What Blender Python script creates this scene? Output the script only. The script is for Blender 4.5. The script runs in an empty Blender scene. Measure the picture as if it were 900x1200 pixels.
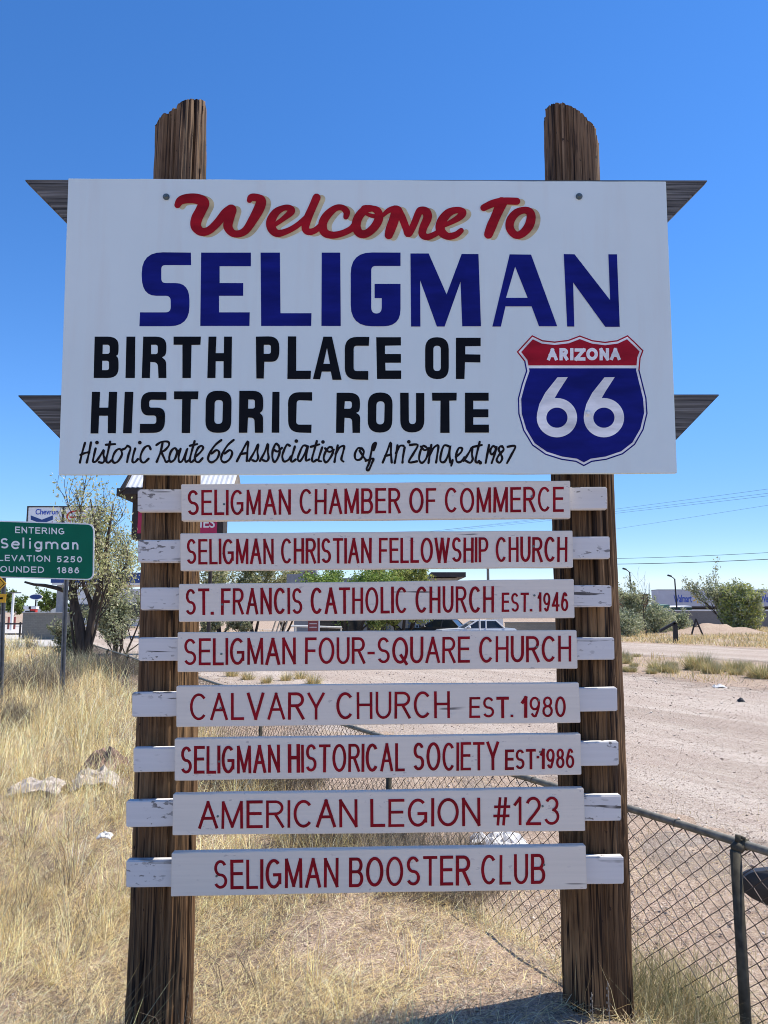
import bpy, bmesh, math, random
import numpy as np
from mathutils import Vector, Matrix
from mathutils.geometry import tessellate_polygon

# ------------------------------------------------------------------ camera, sky, sun, exposure
SC = bpy.context.scene
COL = SC.collection
FPX, PITCH, CAMH = 867.0, math.radians(7.7), 1.6
cam_d = bpy.data.cameras.new('camera'); cam = bpy.data.objects.new('camera', cam_d); COL.objects.link(cam)
cam_d.sensor_fit = 'VERTICAL'; cam_d.sensor_height = 36.0; cam_d.lens = 36.0*FPX/1200.0
cam_d.clip_start = 0.05; cam_d.clip_end = 9000
cam.location = (0, 0, CAMH); cam.rotation_euler = (math.pi/2 + PITCH, 0, 0)
SC.camera = cam

SUN_EL, SUN_AZ = math.radians(57), math.radians(71)      # azimuth clockwise from +Y
world = bpy.data.worlds.new('World'); SC.world = world; world.use_nodes = True
wn = world.node_tree; bg = wn.nodes['Background']
sky = wn.nodes.new('ShaderNodeTexSky'); sky.sky_type = 'NISHITA'; sky.sun_disc = False
sky.sun_elevation = SUN_EL; sky.sun_rotation = SUN_AZ
sky.altitude = 1600; sky.air_density = 1.0; sky.dust_density = 0.0; sky.ozone_density = 3.0
sep = wn.nodes.new('ShaderNodeSeparateColor'); sep.mode = 'HSV'; cmb = wn.nodes.new('ShaderNodeCombineColor'); cmb.mode = 'HSV'
mS = wn.nodes.new('ShaderNodeMath'); mS.operation = 'MULTIPLY'; mS.inputs[1].default_value = 1.26
mV = wn.nodes.new('ShaderNodeMath'); mV.operation = 'SMOOTH_MIN'; mV.inputs[1].default_value = 5.2; mV.inputs[2].default_value = 1.6
wn.links.new(sky.outputs[0], sep.inputs[0]); mH = wn.nodes.new('ShaderNodeMath'); mH.operation = 'MAXIMUM'; mH.inputs[1].default_value = .565; wn.links.new(sep.outputs[0], mH.inputs[0])
mH2 = wn.nodes.new('ShaderNodeMath'); mH2.inputs[1].default_value = .006; wn.links.new(mH.outputs[0], mH2.inputs[0]); wn.links.new(mH2.outputs[0], cmb.inputs[0])
wn.links.new(sep.outputs[1], mS.inputs[0]); mS2 = wn.nodes.new('ShaderNodeMath'); mS2.operation = 'MAXIMUM'; mS2.inputs[1].default_value = .27; wn.links.new(mS.outputs[0], mS2.inputs[0]); wn.links.new(mS2.outputs[0], cmb.inputs[1])
wn.links.new(sep.outputs[2], mV.inputs[0]); wn.links.new(mV.outputs[0], cmb.inputs[2])
wn.links.new(cmb.outputs[0], bg.inputs[0]); bg.inputs[1].default_value = 0.15
sun_d = bpy.data.lights.new('sun', 'SUN'); sun = bpy.data.objects.new('sun', sun_d); COL.objects.link(sun)
sun_d.energy = 4.5; sun_d.angle = math.radians(0.53); sun_d.color = (1.0, 0.93, 0.81)
to_sun = Vector((math.sin(SUN_AZ)*math.cos(SUN_EL), math.cos(SUN_AZ)*math.cos(SUN_EL), math.sin(SUN_EL)))
sun.rotation_euler = (-to_sun).to_track_quat('-Z', 'Y').to_euler()
sun.location = (20, 5, 30)
SC.view_settings.view_transform = 'Standard'; SC.view_settings.look = 'None'
SC.cycles.filter_width = 1.0; SC.cycles.use_denoising = True
SC.view_settings.gamma = 1.0; SC.view_settings.use_curve_mapping = False
SC.view_settings.exposure = 0.6

# ------------------------------------------------------------------ helpers: pixels of the photo (900 x 1200) <-> the place
CP, SP = math.cos(PITCH), math.sin(PITCH)
def ray(px, py):
    a = (px-450.0)/FPX; b = (600.0-py)/FPX
    return Vector((a, CP - b*SP, SP + b*CP))
def U(px, py, Y):
    r = ray(px, py); t = Y/r.y
    return Vector((r.x*t, Y, CAMH + r.z*t))
NX, NY = 0.882, 0.471            # across the fence, away from the camera
FN = 2.79                        # the fence line: NX*x + NY*y = FN
def smooth(e0, e1, v):
    t = np.clip((v-e0)/(e1-e0), 0, 1); return t*t*(3-2*t)
def gz(x, y):
    q = NX*np.asarray(x, float) + NY*np.asarray(y, float)
    d = np.hypot(x, y)
    return -0.27*smooth(FN-0.58, FN+0.16, q) - .15*smooth(-.25, -1.1, x)*smooth(7.0, 4.5, d) + 1.3*smooth(92, 112, np.asarray(y, float))*smooth(10, 30, np.asarray(x, float))
def gp(px, py):
    r = ray(px, py); t = 5.0
    z = 0.0
    for _ in range(8):
        t = (z-CAMH)/r.z; z = float(gz(r.x*t, r.y*t))
    return Vector((r.x*t, r.y*t, z))
def on_ground(px, d, dz=0.0):
    x = (px-450.0)/FPX*d*1.005
    return Vector((x, d, float(gz(x, d))+dz))

# ------------------------------------------------------------------ helpers: noise
def vnoise(x, y, seed=0):
    x = np.asarray(x, float); y = np.asarray(y, float)
    xi = np.floor(x).astype(np.int64); yi = np.floor(y).astype(np.int64)
    fx = x-xi; fy = y-yi
    fx = fx*fx*(3-2*fx); fy = fy*fy*(3-2*fy)
    def h(i, j):
        n = (i*374761393 + j*668265263 + seed*974634777) & 0x7fffffff
        n = ((n ^ (n >> 13))*1274126177) & 0x7fffffff
        n = n ^ (n >> 16)
        return (n & 0xffff)/65535.0
    return (h(xi, yi)*(1-fx)+h(xi+1, yi)*fx)*(1-fy) + (h(xi, yi+1)*(1-fx)+h(xi+1, yi+1)*fx)*fy
def fbm(x, y, seed=0, o=3):
    s = 0; a = .5; t = 0
    for k in range(o):
        s = s + a*vnoise(np.asarray(x)*2**k, np.asarray(y)*2**k, seed+k); t += a; a *= .5
    return s/t

# ------------------------------------------------------------------ helpers: materials
def new_mat(name):
    m = bpy.data.materials.new(name); m.use_nodes = True
    return m, m.node_tree, m.node_tree.nodes['Principled BSDF']
def c4(c): return (c[0], c[1], c[2], 1.0)
def nz(nt, scale, stretch=(1, 1, 1), detail=4.0, coord='Object', rough=.55, rot=(0, 0, 0)):
    tc = nt.nodes.new('ShaderNodeTexCoord'); mp = nt.nodes.new('ShaderNodeMapping')
    mp.inputs['Scale'].default_value = stretch; mp.inputs['Rotation'].default_value = rot
    n = nt.nodes.new('ShaderNodeTexNoise'); n.inputs['Scale'].default_value = scale
    n.inputs['Detail'].default_value = detail; n.inputs['Roughness'].default_value = rough
    src = tc.outputs[coord]
    if rot[2]:                                           # turn first, stretch afterwards
        mp.inputs['Rotation'].default_value = (0, 0, 0); m0 = nt.nodes.new('ShaderNodeMapping'); m0.inputs['Rotation'].default_value = rot
        nt.links.new(src, m0.inputs[0]); src = m0.outputs[0]
    nt.links.new(src, mp.inputs[0]); nt.links.new(mp.outputs[0], n.inputs['Vector'])
    return n.outputs['Fac']
def ramp(nt, fac, stops):
    r = nt.nodes.new('ShaderNodeValToRGB'); e = r.color_ramp.elements
    while len(e) < len(stops): e.new(0.5)
    for el, (p, c) in zip(e, stops):
        el.position = p; el.color = c4(c) if hasattr(c, '__len__') else (c, c, c, 1)
    nt.links.new(fac, r.inputs[0]); return r.outputs[0]
def mixc(nt, fac, a, b, mode='MIX'):
    m = nt.nodes.new('ShaderNodeMix'); m.data_type = 'RGBA'; m.blend_type = mode
    for sock, v in ((m.inputs[0], fac), (m.inputs[6], a), (m.inputs[7], b)):
        if hasattr(v, 'is_output'): nt.links.new(v, sock)
        elif hasattr(v, '__len__'): sock.default_value = c4(v)
        else: sock.default_value = v
    return m.outputs[2]
def bump(nt, bs, h, strength, dist=0.01):
    b = nt.nodes.new('ShaderNodeBump'); b.inputs['Strength'].default_value = strength
    b.inputs['Distance'].default_value = dist
    nt.links.new(h, b.inputs['Height']); nt.links.new(b.outputs[0], bs.inputs['Normal'])
def plain(name, c, rough=.6, var=.25, scale=6.0, stretch=(1, 1, 1), metal=0.0, bmp=0.0):
    m, nt, bs = new_mat(name)
    f = nz(nt, scale, stretch)
    col = ramp(nt, f, [(.3, [v*(1-var) for v in c]), (.7, [min(1, v*(1+var)) for v in c])])
    nt.links.new(col, bs.inputs['Base Color']); bs.inputs['Roughness'].default_value = rough
    bs.inputs['Metallic'].default_value = metal
    if bmp: bump(nt, bs, f, bmp)
    return m
def attr_mat(name, rough=.7, trans=0.25, spec=.2):
    m, nt, bs = new_mat(name)
    a = nt.nodes.new('ShaderNodeAttribute'); a.attribute_name = 'tone'
    nt.links.new(a.outputs['Color'], bs.inputs['Base Color']); bs.inputs['Roughness'].default_value = rough
    bs.inputs['Specular IOR Level'].default_value = spec
    t = nt.nodes.new('ShaderNodeBsdfTranslucent'); nt.links.new(a.outputs['Color'], t.inputs[0])
    mx = nt.nodes.new('ShaderNodeMixShader'); mx.inputs[0].default_value = trans
    nt.links.new(bs.outputs[0], mx.inputs[1]); nt.links.new(t.outputs[0], mx.inputs[2])
    nt.links.new(mx.outputs[0], nt.nodes['Material Output'].inputs[0])
    return m

MAT = {}
def wood_post(name, tone):
    m, nt, bs = new_mat(name)
    f1 = nz(nt, 1.0, (42, 42, 1.1), 6, rough=.65)
    f2 = nz(nt, 1.0, (150, 150, 3.0), 3)
    f3 = nz(nt, 1.0, (5, 5, 1.3), 4)
    f4 = nz(nt, 1.0, (38, 38, 26), 3); f5 = nz(nt, 1.0, (90, 90, 1.6), 5, rough=.6)
    c1 = ramp(nt, f1, [(.26, (.062*tone, .033*tone, .017*tone)), (.42, (.135*tone, .076*tone, .038*tone)),
                       (.60, (.205*tone, .122*tone, .062*tone)), (.78, (.32*tone, .21*tone, .12*tone))])
    c1 = mixc(nt, ramp(nt, f5, [(.38, .75), (.52, 0.0)]), c1, (.035, .019, .011))
    c2 = mixc(nt, ramp(nt, f2, [(.36, .8), (.45, 0.0)]), c1, (.022, .012, .008))
    c2 = mixc(nt, ramp(nt, f4, [(.285, .95), (.325, 0.0)]), c2, (.014, .009, .007))
    c3 = mixc(nt, ramp(nt, f3, [(.35, .5), (.65, 0.0)]), c2, (.07*tone, .040*tone, .022*tone))
    f6 = nz(nt, 1.0, (17, 17, .45), 3, rough=.5); f7 = nz(nt, 1.0, (4, 4, 2.2), 4)
    c3 = mixc(nt, ramp(nt, f7, [(.54, 0.), (.68, .55)]), c3, (.33*tone, .205*tone, .105*tone))
    crk = ramp(nt, f6, [(.470, 0.), (.492, 1.), (.508, 1.), (.530, 0.)])
    c3 = mixc(nt, crk, c3, (.018, .010, .007)); c2 = mixc(nt, crk, c2, (.02, .013, .01))
    # greyer and paler where it has weathered towards the top
    tc = nt.nodes.new('ShaderNodeTexCoord'); sx = nt.nodes.new('ShaderNodeSeparateXYZ')
    nt.links.new(tc.outputs['Object'], sx.inputs[0])
    mr = nt.nodes.new('ShaderNodeMapRange'); mr.inputs[1].default_value = 1.9; mr.inputs[2].default_value = 4.2
    mr.inputs[4].default_value = .75
    nt.links.new(sx.outputs[2], mr.inputs[0])
    grey = mixc(nt, 1.0, c2, (1.25, 1.32, 1.5), 'MULTIPLY')
    c4_ = mixc(nt, mr.outputs[0], c3, grey)
    nt.links.new(c4_, bs.inputs['Base Color']); bs.inputs['Roughness'].default_value = .8
    bs.inputs['Specular IOR Level'].default_value = .25
    bump(nt, bs, f2, .6, .006)
    return m
MAT['post'] = wood_post('creosoted_wood', 1.15)
def beam_mat():
    m, nt, bs = new_mat('weathered_beam_wood')
    f1 = nz(nt, 1.0, (2.0, 8, 60), 5); f2 = nz(nt, 1.0, (1.5, 5, 120), 3)
    c = ramp(nt, f1, [(.3, (.05, .046, .042)), (.5, (.13, .12, .11)), (.7, (.26, .25, .235))])
    c = mixc(nt, ramp(nt, f2, [(.36, .9), (.48, 0.)]), c, (.02, .018, .016))
    nt.links.new(c, bs.inputs['Base Color']); bs.inputs['Roughness'].default_value = .85
    bump(nt, bs, f1, .5, .004); return m
MAT['beam'] = beam_mat()
def panel_mat():
    m, nt, bs = new_mat('white_sign_paint')
    f1 = nz(nt, 1.6, (1, 1, 1), 5); f2 = nz(nt, 1.0, (14, 1, 1.2), 4); f3 = nz(nt, 160, (1, 1, 1), 2)
    c = ramp(nt, f1, [(.3, (.70, .79, .78)), (.7, (.74, .83, .82))])
    c = mixc(nt, ramp(nt, f2, [(.52, 0.), (.75, .22)]), c, (.66, .63, .58))
    c = mixc(nt, ramp(nt, f3, [(.75, 0.), (.80, .2)]), c, (.5, .48, .45))
    nt.links.new(c, bs.inputs['Base Color']); bs.inputs['Roughness'].default_value = .55; bs.inputs['Specular IOR Level'].default_value = .25
    bump(nt, bs, f1, .04, .01); return m
MAT['panel'] = panel_mat()
def board_mat(name, base, dark, crack, flake=0.0):
    m, nt, bs = new_mat(name)
    oi = nt.nodes.new('ShaderNodeObjectInfo')
    tc = nt.nodes.new('ShaderNodeTexCoord'); ad = nt.nodes.new('ShaderNodeVectorMath'); ad.operation = 'ADD'
    cx = nt.nodes.new('ShaderNodeCombineXYZ')
    mu = nt.nodes.new('ShaderNodeMath'); mu.operation = 'MULTIPLY'; mu.inputs[1].default_value = 57.0
    nt.links.new(oi.outputs['Random'], mu.inputs[0]); nt.links.new(mu.outputs[0], cx.inputs[0]); nt.links.new(mu.outputs[0], cx.inputs[2])
    nt.links.new(tc.outputs['Object'], ad.inputs[0]); nt.links.new(cx.outputs[0], ad.inputs[1])
    def n(stretch, det=4):
        mp = nt.nodes.new('ShaderNodeMapping'); mp.inputs['Scale'].default_value = stretch
        q = nt.nodes.new('ShaderNodeTexNoise'); q.inputs['Scale'].default_value = 1.0; q.inputs['Detail'].default_value = det
        nt.links.new(ad.outputs[0], mp.inputs[0]); nt.links.new(mp.outputs[0], q.inputs['Vector']); return q.outputs['Fac']
    g1 = n((3, 3, 90), 5); g2 = n((2.2, 2, 46), 2); big = n((5, 5, 9), 3); fine = n((30, 30, 70), 5)
    c = ramp(nt, g1, [(.3, [v*.93 for v in base]), (.7, base)])
    ck = mixc(nt, 1.0, ramp(nt, g2, [(crack, 1.0), (crack+.022, 0.0)]), ramp(nt, big, [(.46, 0.), (.58, 1.)]), 'MULTIPLY')
    c = mixc(nt, ck, c, dark)
    chip = mixc(nt, 1.0, ramp(nt, fine, [(.63-flake, 0.), (.66-flake, 1.)]), ramp(nt, big, [(.50-flake, 0.), (.62-flake, .9)]), 'MULTIPLY')
    c = mixc(nt, chip, c, [v*(2.6 if not flake else 1.8) for v in dark])
    nt.links.new(c, bs.inputs['Base Color']); bs.inputs['Roughness'].default_value = .6
    bump(nt, bs, g1, .10, .003); return m
MAT['board'] = board_mat('painted_name_board', (.80, .73, .63), (.20, .18, .165), .265)
MAT['backing'] = board_mat('flaking_white_board', (.72, .70, .68), (.085, .078, .072), .335, .035)
def paint(name, c, rough=.6):
    m = plain(name, c, rough, .26, 5.0, (1, 1, 4)); m.node_tree.nodes['Principled BSDF'].inputs['Specular IOR Level'].default_value = .12; return m
MAT['red'] = paint('red_sign_paint', (.34, .008, .016)); MAT['cream'] = paint('cream_sign_paint', (.58, .49, .29))
MAT['navy'] = paint('navy_sign_paint', (.008, .012, .17)); MAT['black'] = paint('black_sign_paint', (.005, .0055, .008))
MAT['ink'] = paint('brown_black_sign_paint', (.012, .008, .009)); MAT['shield_red'] = paint('shield_red_paint', (.36, .01, .025))
MAT['white_paint'] = paint('white_lettering_paint', (.80, .80, .80)); MAT['maroon'] = paint('dark_red_board_paint', (.27, .006, .014))
MAT['bolt'] = plain('grey_green_bolt_metal', (.12, .15, .15), .45, .3, 40, metal=.6)
MAT['pipe'] = plain('galvanised_pipe', (.17, .165, .14), .6, .35, 25)
MAT['post_metal'] = plain('dark_weathered_pipe', (.07, .062, .045), .7, .45, 25)
for k_ in ('pipe', 'post_metal'): MAT[k_].node_tree.nodes['Principled BSDF'].inputs['Specular IOR Level'].default_value = .2
MAT['wire'] = plain('rusty_fence_wire', (.055, .042, .038), .6, .4, 30, metal=.4)
MAT['steel'] = plain('galvanised_sign_post', (.17, .175, .18), .55, .25, 12, metal=.2)
MAT['sign_green'] = plain('green_road_sign_sheet', (.0, .135, .075), .4, .06, 3)
MAT['sign_green'].node_tree.nodes['Principled BSDF'].inputs['Specular IOR Level'].default_value = .15
MAT['sign_white'] = plain('reflective_white', (.80, .82, .82), .4, .04, 3)
MAT['yellow'] = plain('yellow_road_sign_sheet', (.75, .40, .01), .4, .1, 5)
MAT['rubber'] = plain('black_rubber', (.02, .021, .024), .5, .4, 12, bmp=.2)
MAT['bark'] = plain('dark_bark', (.055, .040, .030), .9, .55, 12, (1, 1, .2), bmp=.6)
MAT['pale_bark'] = plain('pale_dry_twigs', (.30, .26, .21), .9, .35, 12)
MAT['leaf'] = attr_mat('leaves', .6, .35); MAT['straw'] = attr_mat('dry_straw', .65, .25, .3)
MAT['iron'] = plain('black_iron', (.022, .018, .016), .6, .4, 8)
MAT['glass'] = plain('dark_window_glass', (.02, .025, .03), .08, .1, 2)
MAT['wall_grey'] = plain('grey_stucco', (.30, .30, .31), .9, .12, 3); MAT['wall_beige'] = plain('beige_stucco', (.48, .42, .35), .9, .1, 3)
MAT['dark_trim'] = plain('dark_brown_trim', (.05, .04, .035), .7, .2, 3)
MAT['white_trim'] = plain('white_trim', (.75, .75, .73), .6, .08, 3)
MAT['crimson'] = plain('crimson_sign_face', (.42, .012, .07), .5, .12, 3)
MAT['tin'] = plain('corrugated_tin', (.72, .72, .70), .4, .1, 2, metal=.1)
MAT['timber'] = plain('dark_brown_timber', (.035, .026, .022), .8, .3, 6)
MAT['blue'] = plain('deep_blue_fascia', (.012, .05, .20), .5, .1, 2)
MAT['brown_clad'] = plain('rusty_brown_cladding', (.34, .17, .085), .8, .25, .9, (1, 1, .3))
MAT['trailer'] = plain('pale_trailer_skin', (.50, .50, .54), .45, .06, 1); MAT['logo_blue'] = plain('logo_blue', (.015, .07, .42), .5, .05, 2)
MAT['logo_yellow'] = plain('logo_yellow', (.75, .42, .05), .5, .05, 2)
MAT['logo_red'] = plain('logo_red', (.55, .03, .02), .5, .05, 2)
MAT['dark_green'] = plain('dark_green_steel', (.012, .055, .035), .6, .2, 3); MAT['pale_green'] = plain('faded_green_steel', (.12, .24, .17), .6, .2, 3)
MAT['car_white'] = plain('silver_white_car_paint', (.60, .62, .64), .25, .03, 2); MAT['car_dark'] = plain('dark_car_paint', (.03, .03, .032), .25, .05, 2)
MAT['cardboard'] = plain('weathered_cardboard', (.26, .17, .13), .9, .35, 9); MAT['plastic'] = plain('dusty_pale_plastic', (.46, .40, .35), .8, .4, 14)
MAT['tarp_rock'] = plain('white_stone', (.72, .70, .67), .8, .15, 9)
MAT['pole_wood'] = plain('grey_pole_wood', (.19, .17, .15), .9, .25, 6, (1, 1, .1))
MAT['concrete'] = plain('pale_concrete', (.50, .47, .43), .9, .15, 8)
def block_mat(name, c):
    m, nt, bs = new_mat(name)
    tc = nt.nodes.new('ShaderNodeTexCoord'); mp = nt.nodes.new('ShaderNodeMapping'); mp.inputs['Rotation'].default_value = (math.pi/2, 0, 0)
    b = nt.nodes.new('ShaderNodeTexBrick'); b.inputs['Scale'].default_value = 2.5; b.inputs['Mortar Size'].default_value = .012
    b.inputs['Color1'].default_value = c4(c); b.inputs['Color2'].default_value = c4([v*.86 for v in c]); b.inputs['Mortar'].default_value = c4([v*.6 for v in c])
    nt.links.new(tc.outputs['Object'], mp.inputs[0]); nt.links.new(mp.outputs[0], b.inputs['Vector'])
    f = nz(nt, .7)
    nt.links.new(mixc(nt, ramp(nt, f, [(.4, 0.), (.7, .35)]), b.outputs[0], [v*.7 for v in c]), bs.inputs['Base Color'])
    bs.inputs['Roughness'].default_value = .9; return m
MAT['block'] = block_mat('grey_brown_block', (.25, .23, .19)); MAT['wall_tan'] = block_mat('grey_block', (.22, .21, .20))

def ground_mat():
    m, nt, bs = new_mat('dry_soil')
    f1 = nz(nt, .55, (1, 1, 1), 6); f2 = nz(nt, 9.0, (1, 1, 1), 6, rough=.7); f3 = nz(nt, 60.0, (1, 1, 1), 4, rough=.7)
    c = ramp(nt, f1, [(.33, (.43, .315, .235)), (.52, (.50, .375, .285)), (.70, (.54, .44, .32))])
    c = mixc(nt, ramp(nt, f2, [(.35, .75), (.62, 0.)]), c, (.25, .175, .12))
    f4 = nz(nt, 150.0, (1, 1, 1), 3, rough=.75)
    c = mixc(nt, ramp(nt, f3, [(.55, 0.), (.64, .75)]), c, (.70, .60, .50))
    c = mixc(nt, ramp(nt, f3, [(.38, .8), (.455, 0.)]), c, (.15, .105, .08))
    c = mixc(nt, ramp(nt, f4, [(.38, .7), (.46, 0.)]), c, (.14, .10, .08))
    c = mixc(nt, ramp(nt, f4, [(.57, 0.), (.66, .6)]), c, (.72, .64, .54))
    nt.links.new(c, bs.inputs['Base Color']); bs.inputs['Roughness'].default_value = .95
    bs.inputs['Specular IOR Level'].default_value = .1
    b1 = nt.nodes.new('ShaderNodeBump'); b1.inputs['Strength'].default_value = .7; b1.inputs['Distance'].default_value = .05
    b2 = nt.nodes.new('ShaderNodeBump'); b2.inputs['Strength'].default_value = .8; b2.inputs['Distance'].default_value = .012
    nt.links.new(f2, b1.inputs['Height']); nt.links.new(f3, b2.inputs['Height']); nt.links.new(b1.outputs[0], b2.inputs['Normal'])
    nt.links.new(b2.outputs[0], bs.inputs['Normal']); return m
MAT['soil'] = ground_mat()
def road_mat():
    m, nt, bs = new_mat('pink_gravel')
    rz = math.atan2(0.882, -0.471)                       # along the road
    f0 = nz(nt, 1.0, (.07, 1.5, 1), 5, rot=(0, 0, -rz), rough=.62); f1 = nz(nt, .5, (1, 1, 1), 5)
    f2 = nz(nt, 14.0, (1, 1, 1), 5, rough=.7); f3 = nz(nt, 70.0, (1, 1, 1), 3, rough=.7)
    c = ramp(nt, f0, [(.36, (.37, .295, .235)), (.5, (.47, .39, .32)), (.64, (.60, .52, .445))])
    c = mixc(nt, ramp(nt, f1, [(.40, .45), (.6, 0.)]), c, (.42, .32, .26))
    c = mixc(nt, ramp(nt, f2, [(.36, .6), (.52, 0.)]), c, (.31, .25, .21))
    f4 = nz(nt, 30.0, (1, 1, 1), 4, rough=.75); f5 = nz(nt, 170.0, (1, 1, 1), 2, rough=.75)
    c = mixc(nt, ramp(nt, f4, [(.38, .4), (.46, 0.)]), c, (.24, .185, .145))
    c = mixc(nt, ramp(nt, f4, [(.56, 0.), (.64, .55)]), c, (.68, .62, .56))
    c = mixc(nt, ramp(nt, f3, [(.55, 0.), (.64, .7)]), c, (.70, .64, .57))
    c = mixc(nt, ramp(nt, f3, [(.37, .75), (.455, 0.)]), c, (.18, .14, .115))
    c = mixc(nt, ramp(nt, f5, [(.38, .6), (.46, 0.)]), c, (.16, .125, .105))
    nt.links.new(c, bs.inputs['Base Color']); bs.inputs['Roughness'].default_value = .95
    bs.inputs['Specular IOR Level'].default_value = .1
    ea = nt.nodes.new('ShaderNodeAttribute'); ea.attribute_name = 'edge'
    ma = nt.nodes.new('ShaderNodeMath'); ma.operation = 'MULTIPLY_ADD'; ma.inputs[1].default_value = .55; nt.links.new(ea.outputs['Fac'], ma.inputs[0])
    nn = nz(nt, 1.1, (1, 1, 1), 6, rough=.7); nt.links.new(nn, ma.inputs[2])
    tr = nt.nodes.new('ShaderNodeBsdfTransparent'); mx = nt.nodes.new('ShaderNodeMixShader')
    nt.links.new(ramp(nt, ma.outputs[0], [(.50, 0.), (.78, 1.)]), mx.inputs[0]); nt.links.new(tr.outputs[0], mx.inputs[1]); nt.links.new(bs.outputs[0], mx.inputs[2])
    nt.links.new(mx.outputs[0], nt.nodes['Material Output'].inputs[0])
    b1 = nt.nodes.new('ShaderNodeBump'); b1.inputs['Strength'].default_value = .6; b1.inputs['Distance'].default_value = .03
    b2 = nt.nodes.new('ShaderNodeBump'); b2.inputs['Strength'].default_value = .8; b2.inputs['Distance'].default_value = .012
    nt.links.new(f2, b1.inputs['Height']); nt.links.new(f3, b2.inputs['Height']); nt.links.new(b1.outputs[0], b2.inputs['Normal'])
    nt.links.new(b2.outputs[0], bs.inputs['Normal']); return m
MAT['road'] = road_mat()

# ------------------------------------------------------------------ helpers: meshes and objects
class MB:
    """Collects faces in world coordinates; one MB becomes one mesh object."""
    def __init__(s): s.v = []; s.f = []
    def add(s, vs, fs):
        o = len(s.v); s.v += [tuple(p) for p in vs]; s.f += [tuple(i+o for i in f) for f in fs]; return s
    def box(s, x0, x1, y0, y1, z0, z1):
        return s.hexa([(x0, y0, z0), (x1, y0, z0), (x1, y1, z0), (x0, y1, z0)], [(x0, y0, z1), (x1, y0, z1), (x1, y1, z1), (x0, y1, z1)])
    def hexa(s, b, t):
        return s.add(list(b)+list(t), [(3, 2, 1, 0), (4, 5, 6, 7), (0, 1, 5, 4), (1, 2, 6, 5), (2, 3, 7, 6), (3, 0, 4, 7)])
    def obox(s, c, dx, dy, dz, ax, ay):
        """box at centre c with half sizes along the unit axes ax, ay and z"""
        c = Vector(c); ax = Vector(ax)*dx; ay = Vector(ay)*dy; az = Vector((0, 0, dz))
        b = [c-ax-ay-az, c+ax-ay-az, c+ax+ay-az, c-ax+ay-az]; return s.hexa(b, [p+2*az for p in b])
    def tube(s, pts, rad, n=8, caps=True):
        pts = [Vector(p) for p in pts]
        if not hasattr(rad, '__len__'): rad = [rad]*len(pts)
        o = len(s.v); up = None
        for i, p in enumerate(pts):
            d = (pts[min(i+1, len(pts)-1)]-pts[max(i-1, 0)]).normalized()
            if up is None: up = d.orthogonal().normalized()
            up = (up - d*up.dot(d)).normalized(); w = d.cross(up)
            for k in range(n):
                a = 2*math.pi*k/n; s.v.append(tuple(p + (up*math.cos(a)+w*math.sin(a))*rad[i]))
        for i in range(len(pts)-1):
            for k in range(n):
                a = o+i*n+k; b = o+i*n+(k+1) % n; s.f.append((a, b, b+n, a+n))
        if caps:
            s.f.append(tuple(o+k for k in reversed(range(n)))); s.f.append(tuple(o+(len(pts)-1)*n+k for k in range(n)))
        return s
    def ball(s, c, rx, ry, rz, n=10, m=6):
        c = Vector(c); o = len(s.v)
        for i in range(1, m):
            t = math.pi*i/m
            for k in range(n):
                a = 2*math.pi*k/n; s.v.append((c.x+rx*math.sin(t)*math.cos(a), c.y+ry*math.sin(t)*math.sin(a), c.z+rz*math.cos(t)))
        s.v.append((c.x, c.y, c.z+rz)); s.v.append((c.x, c.y, c.z-rz)); T = len(s.v)-2
        for i in range(m-2):
            for k in range(n):
                a = o+i*n+k; b = o+i*n+(k+1) % n; s.f.append((a, a+n, b+n, b))
        for k in range(n):
            s.f.append((T, o+k, o+(k+1) % n)); s.f.append((T+1, o+(m-2)*n+(k+1) % n, o+(m-2)*n+k))
        return s
    def prism(s, poly, fa, fb, holes=()):
        """polygon (2D points) with holes, from fa(p) (front) to fb(p) (back): both map 2D -> 3D"""
        loops = [list(poly)]+[list(h) for h in holes]
        flat = [p for l in loops for p in l]
        tris = tessellate_polygon([[Vector((p[0], p[1], 0)) for p in l] for l in loops])
        n = len(flat); o = len(s.v)
        s.v += [tuple(fa(p)) for p in flat]+[tuple(fb(p)) for p in flat]
        for t in tris:
            s.f.append((o+t[0], o+t[1], o+t[2])); s.f.append((o+n+t[2], o+n+t[1], o+n+t[0]))
        k = 0
        for l in loops:
            for i in range(len(l)):
                a = o+k+i; b = o+k+(i+1) % len(l); s.f.append((a, b, b+n, a+n))
            k += len(l)
        return s
def mesh_obj(name, v, f, mat, parent=None, smooth_=False, fix=True):
    off = Vector(parent.get('origin', (0, 0, 0))) if parent else Vector((0, 0, 0))
    v = np.asarray(v, float).reshape(-1, 3) - np.array(off)
    me = bpy.data.meshes.new(name); me.from_pydata(v.tolist(), [], [tuple(x) for x in f])
    if fix and len(f) < 60000 and name != 'wire_mesh':
        bm = bmesh.new(); bm.from_mesh(me); bmesh.ops.recalc_face_normals(bm, faces=bm.faces); bm.to_mesh(me); bm.free()
    me.update()
    if smooth_: me.shade_smooth()
    for m in (mat if isinstance(mat, (list, tuple)) else [mat]): me.materials.append(m)
    o = bpy.data.objects.new(name, me); COL.objects.link(o)
    if parent:
        o.parent = parent; o['origin'] = tuple(off)
    return o
def tag(o, label, cat, group=None, kind=None):
    o['label'] = label; o['category'] = cat
    if group: o['group'] = group
    if kind: o['kind'] = kind
    return o
def thing(name, loc, label, cat, group=None):
    o = bpy.data.objects.new(name, None); COL.objects.link(o); o.location = loc; o.empty_display_size = .2
    o['origin'] = tuple(loc)
    return tag(o, label, cat, group)
def part(name, mb, mat, parent, smooth_=False, label=None):
    o = mesh_obj(name, mb.v, mb.f, mat, parent, smooth_)
    if label: o['label'] = label
    return o
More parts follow.
